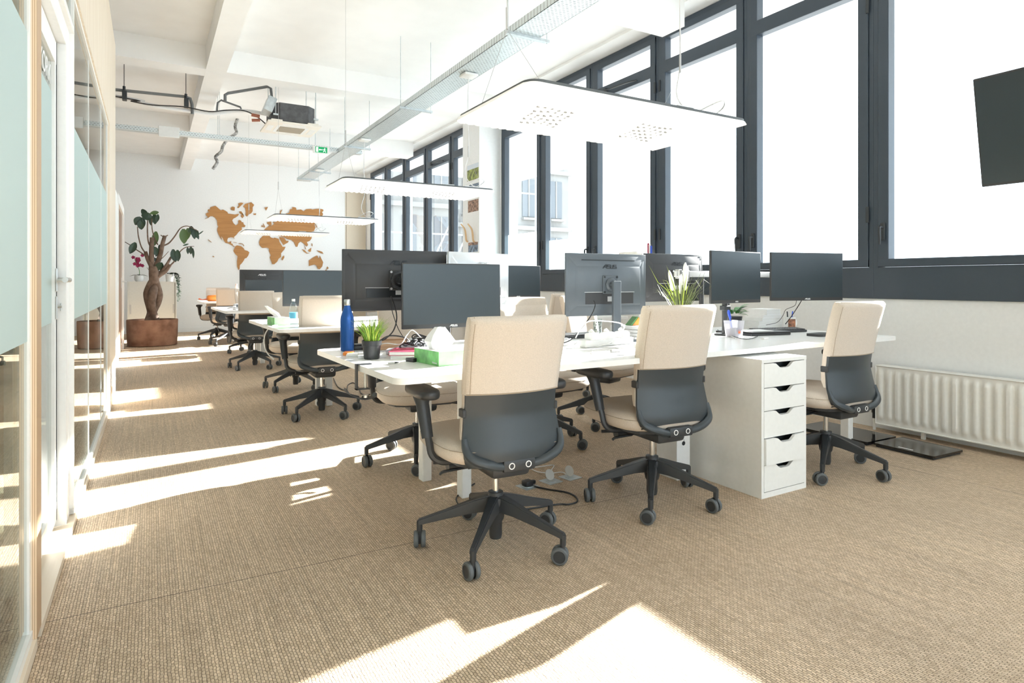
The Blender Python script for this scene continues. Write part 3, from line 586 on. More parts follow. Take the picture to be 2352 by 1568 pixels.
monitor('monitor on the third desk with a white brand name on its back', 1.32, 9.1, PI, .56, .335, .925, 'post', False, 'logo')
monitor('lowest dark monitor on the third desk, overlapping the one with the white brand name', 1.36, 8.72, 0, .60, .335, .79, 'post', detail=False)
# white cross bar of the monitor mount
t = thing('monitor_bar', 'white aluminium bar mount running behind the two right-hand screens of the front desk', 'monitor mount', (2.98, 3.0, TOP))
bm = nb(); box(bm, (0, -.012, .385), (1.06, .012, .425), .004, 1); box(bm, (.98, -.21, .39), (1.02, 0, .42), .004, 1); obj('bar', bm, 'alu', t)
bm = nb(); tube(bm, [(.5, 0, 0), (.5, 0, .39)], .016, 10); box(bm, (.44, -.05, 0), (.56, .05, .012), .003, 1); obj('post', bm, 'black', t)
bm = nb(); box(bm, (.02, -.02, .375), (.05, .02, .435), .004, 1); box(bm, (.1, -.02, .375), (.12, .02, .43), .004, 1); tube(bm, [(.11, -.01, .38), (.11, -.01, .355)], .009, 8); obj('clamp', bm, 'steel', t)
# ---------- wall TV on the ceiling mount
t = thing('wall_television', 'dark flat television hanging in front of the window at the right edge', 'television', (3.86, 1.06, 1.6))
TT = Matrix.Rotation(-math.radians(10), 4, 'Y')
bm = nb(); box(bm, (-.01, -.54, 0), (.03, .56, .57), .006, 2, TT); obj('casing', bm, 'casing', t)
bm = nb(); box(bm, (-.0125, -.53, .014), (-.009, .55, .558), 0, 1, TT); obj('screen', bm, 'screen', t, smooth=0)
bm = nb(); tube(bm, [(.09, 0, .28), (.09, 0, ZC-1.6)], .02, 10); box(bm, (-.06, -.1, .2), (.1, .1, .36)); box(bm, (.0, -.08, ZC-1.615), (.18, .08, ZC-1.6)); obj('ceiling_mount', bm, 'black', t)
# ---------- pendant lamps
def lamp(label, x0, x1, y0, y1, z, first=None):
    w, d = x1-x0, y1-y0; t = thing('pendant_lamp', label, 'lamp', ((x0+x1)/2, (y0+y1)/2, z), 0, 'white felt pendant lamps')
    bm = nb(); NU, NV = 150, 16; R = .06
    def f(s, v):
        x = (s-.5)*w; y = (v-.5)*d; ax = max(0, abs(x)-(w/2-R)); ay = max(0, abs(y)-(d/2-R)); k = math.hypot(ax, ay)
        if k > R: x -= math.copysign(ax*(1-R/k), x); y -= math.copysign(ay*(1-R/k), y)
        e = min(1, min(w/2-abs(x), d/2-abs(y))/.03); wv = .5+.5*math.sin(x*2*PI/.046)
        rp = min(1, max(0, (v-.15)/.3)); return Vector((x, y, -.010*wv*rp*max(e, .75)-.008*e))
    def g(s, v):
        p = f(s, v); e = 1 if 0 < s < 1 and 0 < v < 1 else 0; return Vector((p.x*.992, p.y*.985, .010))
    grid(bm, f, NU, NV, g); nf = len(bm.faces)
    for cx in (-w*.25, w*.22):
        for i in range(6):
            for j in range(6):
                hx = cx+(i-2.5)*.038+(j-2.5)*.012; hy = .02+(j-2.5)*.05; q = f(hx/w+.5, hy/d+.5); box(bm, (hx-.006, hy-.005, q.z-.0035), (hx+.006, hy+.005, q.z+.004))
    bm.faces.ensure_lookup_table()
    for fc in bm.faces[nf:]: fc.material_index = 1
    obj('felt_panel', bm, ['lampw', 'hole'], t, smooth=60)
    bm = nb(); prism(bm, rrect(-w/2+.012, -d/2+.004, w/2-.012, d/2-.012, .065), .011, lambda a, b, h: Vector((a, b, .0105+h))); obj('top_cover', bm, 'lampd', t)
    bm = nb(); box(bm, (w*.12, -d*.5+.006, .022), (w*.2, d*.45, .028), .002, 1); box(bm, (w*.28, -d*.45, .022), (w*.44, d*.45, .032), .003, 1); obj('driver_box', bm, 'alu', t)
    for sx, yo in ((-1, 0), (1, .03)):
        bm = nb(); ex = sx*w*.42; jz = .36; top = (ZC-z if sx < 0 else 3.02-z)
        tube(bm, [(ex, yo, top), (ex, yo, jz)], .0016, 4); tube(bm, [(ex, yo, jz+.10), (ex, yo, jz)], .006, 8)
        tube(bm, [(ex, yo, jz), (ex, -d*.40, .035)], .0012, 4); tube(bm, [(ex, yo, jz), (ex, d*.40, .035)], .0012, 4); obj('suspension_wire', bm, 'wire', t)
    bm = nb(); ex = w*.42; tube(bm, [(ex+.004, .03, 3.0-z), (ex-.012, .02, .8), (ex+.01, .04, .42), (ex-.05, 0, .2), (ex-.02, -d*.2, .06), (ex+.05, -d*.3, .10), (ex-.05, -d*.42, .11), (ex-.13, -d*.2, .05)], .004, 6, sm=6); obj('power_cord', bm, 'cable_w', t)
    bm = nb(); box(bm, (ex-.07, -.05, 3.01-z), (ex+.07, .09, 3.038-z), .012, 2); obj('ceiling_rose', bm, 'white', t)
    return t
ZL = 1.905
lamp('largest white pendant lamp hanging above the front desk', 1.325, 2.675, 2.15, 2.875, ZL)
lamp('second white pendant lamp from the camera, above the second desk', 1.31, 2.69, 4.90, 5.55, ZL)
lamp('third white pendant lamp from the camera, above the third desk in front of the map', 1.30, 2.63, 7.98, 8.66, ZL)
lamp('farthest and lowest-looking white pendant lamp, in front of the map', 1.285, 2.64, 10.62, 11.30, ZL)
# ---------- cable trays
t = thing('cable_tray', 'long perforated steel cable tray running down the room above the lamps', 'cable tray', (2.44, YF+.1, 3.04))
L = 12.45-YF-.1
bm = nb(); box(bm, (0, 0, 0), (.25, L, .003)); box(bm, (0, 0, 0), (.003, L, .06)); box(bm, (.247, 0, 0), (.25, L, .06)); obj('tray', bm, 'tray', t, smooth=0)
for y in (1.9, 4.2, 6.6, 8.9, 11.2, 12.1):
    bm = nb(); yy = y-YF-.1; box(bm, (-.05, yy-.02, -.022), (.34, yy+.02, -.001)); tube(bm, [(-.035, yy, -.02), (-.035, yy, .78)], .004, 6); tube(bm, [(.325, yy, -.03), (.325, yy, .78)], .004, 6); obj('hanger', bm, 'galv', t)
bm = nb(); tube(bm, [(.08, .2, .02), (.12, 6, .02), (.07, 10, .02), (.1, L-.2, .02)], .012, 6, sm=8); tube(bm, [(.17, .2, .018), (.14, 6, .018), (.19, 10, .018), (.16, L-.2, .018)], .009, 6, sm=8); obj('cable', bm, 'cable_w', t)
t = thing('cable_tray', 'perforated steel cable tray crossing the far part of the room behind the exit sign', 'cable tray', (-3.8, 9.38, 3.05))
bm = nb(); box(bm, (0, 0, 0), (6.6, .12, .003)); box(bm, (0, .117, 0), (6.6, .12, .05)); obj('tray', bm, 'tray', t, smooth=0)
bm = nb(); box(bm, (0, -.003, -.002), (6.6, 0, .055)); obj('slotted_side', bm, 'tray_side', t, smooth=0)
bm = nb(); box(bm, (0, .02, .03), (6.6, .09, .06)); obj('white_duct', bm, 'cable_w', t, smooth=0)
for x in (.6, 3.2, 4.6, 5.9): bm = nb(); tube(bm, [(x, .0, 0), (x, .0, .76)], .003, 6); tube(bm, [(x+.03, .12, 0), (x+.03, .12, .76)], .003, 6); obj('hanger', bm, 'galv', t)
q = py(388, 303, 9.34); t = tag(obj('junction_panel', mk(box, (-.12, -.012, -.07), (.12, .012, .07), .004, 1), 'white', loc=q), 'plain white flat box fixed on the crossing cable tray left of the concrete beam', 'junction box')
# exit sign
q = py(738, 344, 9.3); t = thing('exit_sign', 'green emergency exit sign with running figure and arrow on the cable tray', 'exit sign', q)
bm = nb(); prism(bm, [(-.125,-.055),(.125,-.055),(.112,.055),(-.112,.055)], .04, lambda a, b, h: Vector((a, h, -b))); bmesh.ops.bevel(bm, geom=list(bm.edges), offset=.006, segments=2, affect='EDGES'); obj('housing', bm, 'white', t)
bm = nb(); box(bm, (-.085, -.004, -.042), (.085, .001, .042)); f = obj('sign_face', bm, 'glow_green', t, smooth=0)
bm = nb(); box(bm, (-.075, -.006, -.034), (-.045, -.003, .034)); box(bm, (-.028, -.006, -.005), (.018, -.003, .005)); prism(bm, [(-.036, 0), (-.02, .014), (-.02, -.014)], .003, lambda a, b, h: Vector((a, -.006+h, b)))
for a, b in (((.045, .012), (.038, -.01)), ((.038, -.01), (.028, -.032)), ((.038, -.01), (.058, -.02)), ((.058, -.02), (.062, -.034)), ((.045, .012), (.026, .004)), ((.045, .012), (.062, .0))): tube(bm, [(a[0], -.005, a[1]), (b[0], -.005, b[1])], .004, 6)
lathe(bm, [(.0065, 0), (.0065, .003)], n=12, mtx=Matrix.Translation((.05, -.0035, .025)) @ Matrix.Rotation(PI/2, 4, 'X')); obj('pictogram', bm, 'glow_white', f, smooth=0)
# air conditioner
AC = Vector((1.65, 8.84, 3.16))
t = thing('air_conditioner', 'ceiling cassette air conditioner with cream grille panel and dark foam body', 'air conditioner', AC)
bm = nb(); box(bm, (-.34, -.34, 0), (.34, .34, .028), .010, 2); box(bm, (-.30, -.34, .02), (-.16, .34, .045), .004, 1); box(bm, (.16, -.34, .02), (.30, .34, .045), .004, 1); pn = obj('panel', bm, 'ac_w', t)
bm = nb(); box(bm, (-.16, -.16, -.004), (.16, .16, .002)); obj('grille', bm, 'grille', pn, smooth=0)
bm = nb(); box(bm, (-.20, -.20, -.002), (.20, .20, .001))
for s in (-1, 1): box(bm, (s*.27-.035, -.15, -.003), (s*.27+.035, .15, .001)); box(bm, (-.15, s*.27-.03, -.003), (.15, s*.27+.03, .001))
obj('air_flap', bm, 'white', pn, smooth=0)
bm = nb(); c_ = .10; prism(bm, [(-.28+c_,-.28),(.28-c_,-.28),(.28,-.28+c_),(.28,.28-c_),(.28-c_,.28),(-.28+c_,.28),(-.28,.28-c_),(-.28,-.28+c_)], .235, lambda a, b, h: Vector((a, b, .046+h))); bd = obj('body', bm, 'ac_d', t, smooth=0)
for sx in (-.24, .27):
    for sy in (-.30, .30): bm = nb(); tube(bm, [(sx, sy, .10), (sx, sy, ZC-AC.z)], .005, 6); box(bm, (sx-.03, sy-.02, .10), (sx+.03, sy+.02, .12)); obj('hanging_rod', bm, 'galv', t)
bm = nb(); box(bm, (-.40, -.27, .04), (-.29, .0, .24), .004, 1, Matrix.Translation((-.02, 0, 0)) @ Matrix.Rotation(.35, 4, 'Y')); obj('wiring_box', bm, 'galv', t)
bm = nb(); tube(bm, [(-.40, -.05, .12), (-.50, -.05, .13)], .022, 8); tube(bm, [(-.40, -.10, .06), (-.50, -.08, .05)], .02, 8); obj('copper_joint', bm, 'copper', t)
# pipes (all in the bay behind the second cross beam)
def pipe(name, label, cat, pts, r, m, y=8.95, sm=0, ext=None, n=8):
    P = [py(u, v, y) for u, v in pts]
    if ext: P = [Vector(e) for e in ext]+P
    bm = nb(); tube(bm, P, r, n, sm=sm); return tag(obj(name, bm, m), label, cat)
pipe('drain_pipe', 'grey pipe running left from the concrete beam to the plywood partition', 'pipe', [(266,206),(425,222),(437,226),(441,240),(442,262)], .019, 'pipe', 9.0, ext=[(-3.6, 9.0, py(266,206,9.0).z)])
pipe('drain_pipe', 'grey pipe rising over to the air conditioner right of the concrete beam', 'pipe', [(517,233),(517,218),(524,214),(614,199),(622,203),(626,240),(640,243)], .019, 'pipe', 8.85)
pipe('drain_pipe', 'short grey pipe loop hanging just right of the concrete beam', 'pipe', [(498,254),(500,236),(508,230),(552,246),(555,254)], .013, 'pipe', 9.1)
pipe('refrigerant_hose', 'long white lagged hose sagging from the partition to the air conditioner', 'hose', [(268,222),(330,238),(400,250),(450,257),(490,262),(530,256),(570,255),(610,262)], .024, 'cable_w', 9.05, sm=5, ext=[(-3.2, 9.05, 3.46)])
pipe('refrigerant_hose', 'thin black cable sagging beside the white hose to the air conditioner', 'cable', [(268,222),(300,232),(350,241),(420,245),(480,256),(520,253),(560,254),(590,268),(612,286)], .008, 'cable_b', 8.98, sm=5, ext=[(-3.2, 9.0, 3.45)])
for u, v, lb in ((285, 215, 'black hanger clamp on the grey pipe next to the plywood partition'), (427, 232, 'black hanger clamp on the grey pipe next to the concrete beam')):
    p = py(u, v, 8.98); bm = nb(); tube(bm, [(0, 0, ZC-p.z), (0, 0, .03)], .004, 6); tube(bm, [(0, 0, .09), (0, 0, .03)], .016, 8); box(bm, (-.02, -.05, -.08), (.03, .05, .03), .004, 1); tag(obj('pipe_hanger', bm, 'frame2', loc=p), lb, 'pipe hanger', 'black pipe hangers')
pipe('foil_duct', 'crumpled grey cable bundle hanging down from the ceiling to the back wall', 'cable bundle', [(547,268),(540,290),(543,305),(525,318),(512,335),(508,348),(495,360),(499,372),(489,388)], .024, 'foil', 11.3, sm=4)
# ---------- world map on the back wall
t = thing('world_map', 'brown wooden world map mounted on the white back wall', 'wall map', (2.4, YB-.02, 2.0))
polys = [
 [(75,465),(130,430),(100,400),(97,365),(150,345),(125,320),(135,298),(165,300),(170,262),(215,250),(255,238),(290,265),(330,300),(350,315),(385,303),(430,325),(460,345),(470,370),(510,375),(550,380),(585,385),(655,375),(640,405),(600,435),(560,455),(540,485),(560,530),(600,570),(615,560),(645,535),(640,495),(655,475),(690,490),(700,515),(725,515),(735,550),(765,575),(750,597),(700,600),(705,640),(670,665),(640,690),(610,730),(570,765),(575,800),(560,775),(520,770),(470,780),(455,820),(465,855),(495,850),(525,835),(520,870),(550,885),(550,905),(590,925),(560,925),(530,900),(480,875),(430,865),(400,830),(385,790),(350,750),(370,815),(340,780),(300,700),(287,660),(290,610),(305,590),(290,560),(285,490),(250,440),(210,415),(170,415),(140,440)],
 [(590,925),(620,905),(690,920),(730,950),(750,985),(800,1000),(830,1025),(810,1080),(785,1115),(750,1130),(730,1170),(700,1210),(670,1240),(665,1300),(650,1325),(625,1270),(620,1180),(630,1090),(590,1050),(560,1000),(575,960)],
 [(725,250),(760,205),(820,190),(860,178),(885,200),(910,225),(885,265),(885,330),(860,365),(820,385),(790,420),(765,400),(770,340),(755,275)],
 [(640,200),(690,183),(730,195),(700,225),(650,275),(620,272),(655,235)], [(515,270),(545,252),(585,262),(580,320),(540,315),(515,300)], [(655,335),(690,330),(715,360),(740,415),(715,445),(685,415),(700,385),(670,365)],
 [(1083,268),(1145,258),(1113,318)], [(1345,370),(1350,325),(1395,300),(1365,340),(1360,372)], [(895,370),(945,368),(940,390),(905,392)],
 [(1060,745),(1170,745),(1190,770),(1240,790),(1250,775),(1325,795),(1340,850),(1390,930),(1440,930),(1420,975),(1365,1040),(1365,1100),(1325,1130),(1300,1180),(1250,1225),(1215,1222),(1175,1110),(1190,1070),(1160,1000),(1160,960),(1130,945),(1050,950),(1000,900),(993,860),(1010,800)],
 [(1332,764),(1396,768),(1425,790),(1450,830),(1495,830),(1480,860),(1405,900),(1345,810)], [(1415,1078),(1420,1110),(1390,1160),(1370,1140),(1385,1100)],
 [(1080,640),(1140,595),(1160,570),(1200,580),(1250,540),(1220,515),(1290,505),(1350,470),(1440,375),(1500,355),(1515,300),(1555,290),(1555,258),(1615,268),(1625,310),(1700,300),(1745,330),(1790,295),(1870,290),(1890,300),(1955,290),(2020,288),(2075,300),(2080,325),(2055,345),(2075,380),(2060,410),(2040,440),(1960,520),(1930,550),(1945,610),(1915,670),(1880,700),(1880,790),(1850,830),(1800,850),(1820,900),(1800,925),(1765,900),(1740,870),(1700,840),(1660,870),(1640,930),(1615,930),(1580,850),(1540,815),(1470,800),(1400,758),(1330,745),(1250,700),(1200,700),(1150,690),(1080,655)],
 [(1720,970),(1760,985),(1800,1030),(1850,1040),(1800,1044),(1750,1010)], [(1820,990),(1875,945),(1870,1010),(1840,1018)], [(1970,990),(2020,1000),(2060,1015),(2080,1048),(2030,1035),(1990,1010)],
 [(1835,1160),(1890,1120),(1930,1095),(1965,1078),(1985,1085),(1990,1115),(2010,1120),(2020,1078),(2045,1130),(2075,1190),(2060,1260),(2020,1308),(1985,1300),(1965,1250),(1930,1230),(1870,1245),(1835,1255)],
 [(2145,1262),(2168,1285),(2155,1305),(2130,1300)], [(2130,1310),(2140,1320),(2100,1350),(2092,1345)], [(1065,535),(1080,560),(1095,600),(1070,605)], [(1040,570),(1055,565),(1055,600),(1035,595)], [(1125,515),(1200,505),(1205,570),(1180,575),(1150,550),(1130,540)],
 [(1945,545),(1952,545),(1975,600),(1965,605)], [(1885,870),(1895,885),(1895,920),(1882,905)], [(555,850),(565,848),(620,862),(612,866)], [(128,808),(140,808),(185,845),(195,857),(180,850)], [(640,872),(680,872),(720,880),(745,915),(735,918),(715,888),(660,880)], [(1330,1385),(1358,1380),(1358,1450),(1332,1450)], [(1760,905),(1790,975),(1775,965)], [(205,1090),(225,1085),(243,1105),(222,1102)], [(700,370),(720,370),(735,400),(715,395)]]
o0 = Vector((2.4, YB-.02, 2.0))
for pl_ in polys:
    bm = nb()
    pts = [py(460+a/7.35, 440+b/7.35, YB-.02)-o0 for a, b in pl_]
    prism(bm, [(p.x, p.z) for p in pts], .015, lambda a, b, h: Vector((a, h, b))); obj('landmass', bm, 'oak', t, smooth=0)
# photos and coat hooks on the pillar
def onp(u, v): return px(u, v, 4.33)
def photo(cs, ms, label):
    p = [onp(*c) for c in cs]; c0 = sum(p, Vector())/4; t = thing('photograph', label, 'photograph', (4.33, c0.y, c0.z), 0, 'photographs on the pillar')
    q = [x-c0 for x in p]; h = (q[0].z+q[1].z)/2; lo = (q[2].z+q[3].z)/2; wy = abs(q[0].y-q[1].y)/2
    bm = nb(); box(bm, (-.002, -wy-.02, lo-.02), (0, wy+.02, h+.02)); obj('print', bm, 'paper', t, smooth=0)
    bm = nb(); box(bm, (-.003, -wy, lo), (-.0021, wy, h-.0)); obj('picture', bm, ms[0], t, smooth=0)
    if len(ms) > 1: bm = nb(); box(bm, (-.0035, -wy, h-(h-lo)*.3), (-.003, wy, h)); obj('picture_sky', bm, ms[1], t, smooth=0)
photo([(1073,381),(1099,373),(1099,408),(1075,418)], ['photo_g', 'skyp'], 'photograph of people on grass, topmost on the pillar')
photo([(1078,424),(1100,420),(1100,432),(1078,434)], ['photo_s'], 'photograph half hidden by the second lamp on the pillar')
photo([(1075,462),(1099,456),(1099,484),(1076,488)], ['photo_b'], 'photograph of a crowd, in the middle of the pillar above the wooden hooks')
photo([(1076,558),(1098,554),(1098,577),(1076,580)], ['photo_s', 'photo_b'], 'photograph of stacked hands, lowest on the pillar')
for k, (u, lb) in enumerate(((1075, 'curved wooden coat hook, left one on the pillar'), (1091, 'curved wooden coat hook, right one on the pillar'))):
    p = px(u, 536, 4.33); bm = nb(); tube(bm, [(0, 0, -.16), (-.03, 0, -.14), (-.04, .0, -.05), (-.05, .02, .04), (-.10, .05, .12)], [.012, .016, .016, .014, .010], 8, sm=5); tag(obj('coat_hook', bm, 'hookw', loc=(4.33, p.y, p.z+.03)), lb, 'coat hook', 'wooden coat hooks on the pillar')
# ---------- radiator
t = thing('radiator', 'white ribbed panel radiator on the right wall', 'radiator', (XW, 2.60, 0)); LR = 2.6
bm = nb(); per = .0605; npan = int(LR/per)
def rad(s, v):
    y = -s*LR; z = .062+.418*v; ph = (y/per) % 1; rib = 1 if .28 < ph < .72 else 0
    k = 1 if .10 < v < .90 else 0
    q = abs(ph-.5); edge = 1-min(1, max(0, (q-.20)/.13)); return Vector((-.105-(.014*edge)*min(1, max(0, min(v-.07, .93-v)/.035)), y, z))
grid(bm, rad, npan*8, 24); box(bm, (-.104, -LR, .062), (-.085, 0, .48), .003, 1); obj('front_panel', bm, 'heater', t, smooth=60)
bm = nb(); box(bm, (-.112, -LR, .478), (-.02, .004, .486), .003, 1); box(bm, (-.112, .0, .058), (-.02, .006, .484), .003, 1); box(bm, (-.112, -LR, .055), (-.09, .004, .064), .002, 1); box(bm, (-.05, -LR, .07), (-.03, 0, .48)); obj('casing', bm, 'heater', t)
bm = nb(); tube(bm, [(-.06, .04, .0), (-.06, .04, .09)], .011, 10); tube(bm, [(-.06, .04, .17), (-.06, .04, .10)], .0, 3) if 0 else None; obj('supply_pipe', bm, 'white', t)
bm = nb(); tube(bm, [(-.06, .04, .085), (-.06, .04, .125)], .014, 10); tube(bm, [(-.06, .04, .125), (-.06, .04, .165)], .019, 10); tube(bm, [(-.06, .05, .11), (-.06, .0, .11)], .010, 8); obj('valve', bm, 'black', t)
for y in (-.30, -2.0): bm = nb(); box(bm, (-.075, y-.012, 0), (-.05, y+.012, .065), .002, 1); obj('foot', bm, 'heater', t)
# black glass panels on the floor
for (x0, y0, x1, y1, rz, lb) in ((-.165, -.19, .165, .19, 0, 'near'), (-.17, -.27, .17, .27, 0, 'far')):
    if lb == 'near': loc, label = (4.31, 2.175, 0), 'glossy black glass panel with a white strip lying on the carpet nearest the radiator'
    else: loc, label = (4.30, 2.66, 0), 'glossy black glass panel on the carpet behind the right-hand chair, against the desk leg'
    t = thing('glass_panel', label, 'floor panel', loc, -.04 if lb == 'near' else -.02, 'black glass panels on the floor')
    bm = nb(); prism(bm, rrect(x0, y0, x1, y1, .012), .014, lambda a, b, h: Vector((a, b, .012+h))); obj('glass_top', bm, 'blackglass', t)
    bm = nb(); box(bm, (x0+.012, y0+.012, 0), (x1-.012, y1-.012, .0125)); obj('base', bm, 'black', t, smooth=0)
    if lb == 'near': bm = nb(); box(bm, (-.135, -.045, .0262), (-.122, .045, .0266)); obj('label_strip', bm, 'logo', t, smooth=0)
# ---------- drawer unit
t = thing('drawer_unit', 'tall narrow white five-drawer unit under the front desk', 'drawer unit', (2.655, 2.072, 0)); w, d, h = .357, .58, .70
bm = nb(); box(bm, (0, .002, 0), (.018, d, h-.018)); box(bm, (w-.018, .002, 0), (w, d, h-.018)); box(bm, (0, 0, h-.018), (w, d, h)); box(bm, (.018, .002, 0), (w-.018, d, .028)); box(bm, (.018, d-.01, .028), (w-.018, d, h-.018)); obj('carcass', bm, 'white', t, smooth=0)
zs = [.030, .165, .300, .438, .555, .680]
for k in range(5):
    z0, z1 = zs[k]+.002, zs[k+1]-.002; out = .012 if k == 1 else 0; bm = nb(); a, b = .0195, w-.0195; m0 = w/2
    poly = [(a, z0), (b, z0), (b, z1), (m0+.085, z1), (m0+.068, z1-.003), (m0+.038, z1-.024), (m0+.026, z1-.027), (m0-.026, z1-.027), (m0-.038, z1-.024), (m0-.068, z1-.003), (m0-.085, z1), (a, z1)]
    prism(bm, poly, .016, lambda x, z, hh: Vector((x, .001-out+hh, z))); box(bm, (a+.01, .03-out, z0+.01), (b-.01, .035-out, z1-.03)); box(bm, (a+.012, .017-out, z0), (a+.02, d-.05, z1-.02)); box(bm, (b-.02, .017-out, z0), (b-.012, d-.05, z1-.02)); dw = obj('drawer', bm, 'white', t, smooth=0)
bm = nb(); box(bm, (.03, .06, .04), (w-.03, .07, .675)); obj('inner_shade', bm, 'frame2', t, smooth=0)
# small white computer box with fruit mark
t = thing('computer_box', 'small white box with a dark fruit mark on the floor left of the drawer unit', 'box', (2.50, 2.50, 0)); bm = nb(); box(bm, (0, 0, 0), (.10, .16, .30), .002, 1); obj('carton', bm, 'paper', t)
bm = nb(); lathe(bm, [(.012, 0), (.012, .0008)], n=16, mtx=Matrix.Translation((.05, -.0002, .20)) @ Matrix.Rotation(PI/2, 4, 'X')); box(bm, (.052, -.0008, .213), (.055, 0, .22)); obj('mark', bm, 'logo_dk', t)
# ---------- floor sockets
for k, (u, v, kind, lb) in enumerate(((1212, 1117, 'b', 'square metal floor socket with a black plug, leftmost of the three'), (1265, 1105, 'w', 'square metal floor socket with an open round lid, middle of the three'), (1310, 1096, 'w', 'square metal floor socket with an open round lid, rightmost of the three'))):
    p = pz(u, v, 0); t = thing('floor_socket', lb, 'socket', (p.x, p.y, 0), PI/4 if 0 else .15, 'metal floor sockets')
    bm = nb(); box(bm, (-.048, -.048, 0), (.048, .048, .003), .001, 1); lathe(bm, [(.030, .003), (.030, .006), (.025, .006)], n=20); obj('plate', bm, 'galv', t)
    if kind == 'w': bm = nb(); lathe(bm, [(.030, 0), (.030, .004)], n=24, mtx=Matrix.Translation((.0, .01, .034)) @ Matrix.Rotation(1.1, 4, 'X')); obj('lid', bm, 'steel', t)
    else: bm = nb(); box(bm, (-.025, -.022, .004), (.025, .025, .035), .008, 2); box(bm, (.02, -.012, .008), (.05, .012, .028), .006, 2); obj('plug', bm, 'cable_b', t)
def floorcable(name, label, pts, r, m, z=.006):
    bm = nb(); tube(bm, [pz(u, v, z) for u, v in pts], r, 6, sm=6); tag(obj(name, bm, m), label, 'cable')
floorcable('power_cable', 'black power cable looping on the carpet from the left floor socket to the nearest chair', [(1228,1117),(1262,1124),(1300,1130),(1322,1140),(1325,1152),(1305,1158),(1280,1158),(1200,1170)], .0045, 'cable_b')
floorcable('network_cable', 'white cable looping on the carpet to the middle floor socket', [(1175,1072),(1215,1074),(1250,1070),(1272,1068),(1266,1080),(1262,1094)], .003, 'cable_w')
floorcable('network_cable', 'white cable running on the carpet to the right floor socket', [(1175,1072),(1215,1075),(1235,1083),(1265,1086),(1290,1084),(1302,1090)], .003, 'cable_w')
floorcable('power_cable', 'black cable on the carpet by the desk leg behind the nearest chair', [(1090,1110),(1060,1130),(1048,1145),(1056,1160),(1080,1166)], .004, 'cable_b')
floorcable('power_cable', 'black cable loop on the carpet below the desk clamp', [(766,868),(776,888),(795,896),(799,884),(812,879),(824,890),(832,905),(860,903),(866,893),(845,893)], .005, 'cable_b')
# desk clamp with hook under it
t = thing('desk_clamp', 'black metal headphone clamp on the left edge of the front desk', 'clamp', (.757, 2.607, TOP))
bm = nb(); box(bm, (-.004, -.014, 0), (.06, .014, .004)); box(bm, (-.006, -.014, -.105), (0, .014, .004)); box(bm, (-.006, -.014, -.105), (.05, .014, -.10)); obj('bracket', bm, 'frame2', t, smooth=0)
bm = nb(); tube(bm, [(.035, 0, -.10), (.035, 0, -.028)], .006, 8); lathe(bm, [(.016, -.14), (.016, -.13)], (.035, 0, 0), n=14); obj('screw', bm, 'steel', t)
bm = nb(); grid(bm, lambda s, v: Vector((-.05+.13*s, -.02+.04*v, -.105-.022*math.sin(s*PI*1.0)-.03*s+(.012 if s in (0, 1) else 0))), 10, 2, lambda s, v: Vector((-.05+.13*s, -.02+.04*v, -.109-.022*math.sin(s*PI)-.03*s))); obj('hook', bm, 'frame2', t)
# ---------- things on the front desk
def bottle(loc, label):
    t = thing('water_bottle', label, 'bottle', loc); bm = nb(); lathe(bm, [(.028, 0), (.033, .004), (.034, .02), (.034, .155), (.032, .175), (.024, .200), (.017, .222), (.0155, .232)], n=28); obj('body', bm, 'blue', t, smooth=60)
    bm = nb(); lathe(bm, [(.0155, .232), (.0165, .234), (.0165, .258), (.014, .263), (0, .264)], n=24); obj('cap', bm, 'steel', t)
bottle((.868, 3.165, TOP), 'blue metal water bottle with a silver cap on the front desk corner')
def blades(n, r, hmin, hmax, spread, wd, droop=.3, seed=1):
    rnd = random.Random(seed); out = []
    for i in range(n):
        a = rnd.uniform(0, 2*PI); rr = r*math.sqrt(rnd.random()); h = rnd.uniform(hmin, hmax); sp = spread*rnd.uniform(.2, 1); tw = a+rnd.uniform(-1, 1)
        b = Vector((rr*math.cos(a), rr*math.sin(a), 0)); d = Vector((math.cos(a), math.sin(a), 0)); s = Vector((-math.sin(tw), math.cos(tw), 0))
        pts = []
        for k in range(6): q = k/5; pts.append((b+d*sp*q**1.6+Vector((0, 0, h*(q-droop*q**3*rnd.uniform(.2, 1)))), s*wd*(1-q**2.5)))
        out.append(pts)
    return out
def blade_mesh(bm, pts):
    L_ = [bm.verts.new(p-s) for p, s in pts]; R_ = [bm.verts.new(p+s+Vector((0, 0, .0003))) for p, s in pts]
    for i in range(len(pts)-1): bm.faces.new((L_[i], L_[i+1], R_[i+1], R_[i]))
p = pz(851, 826, TOP)
t = thing('potted_grass', 'short green artificial grass in a black plastic pot on the front desk', 'plant', (p.x+.015, p.y+.03, TOP))
bm = nb(); lathe(bm, [(.032, 0), (.035, .003), (.041, .062), (.0445, .063), (.0455, .084), (.0435, .085), (.041, .080)], n=28); lathe(bm, [(.041, .079), (0, .079)], n=28); obj('pot', bm, 'potb', t)
for nm, mm, sd, nn in (('grass_blades', 'blade', 3, 170), ('pale_grass_blades', 'blade_y', 5, 100)):
    bm = nb()
    for b_ in blades(nn, .034, .07, .135, .075, .0018, .25, sd): blade_mesh(bm, [(q+Vector((0, 0, .078)), s) for q, s in b_])
    o = obj(nm, bm, mm, t); o['kind'] = 'stuff'
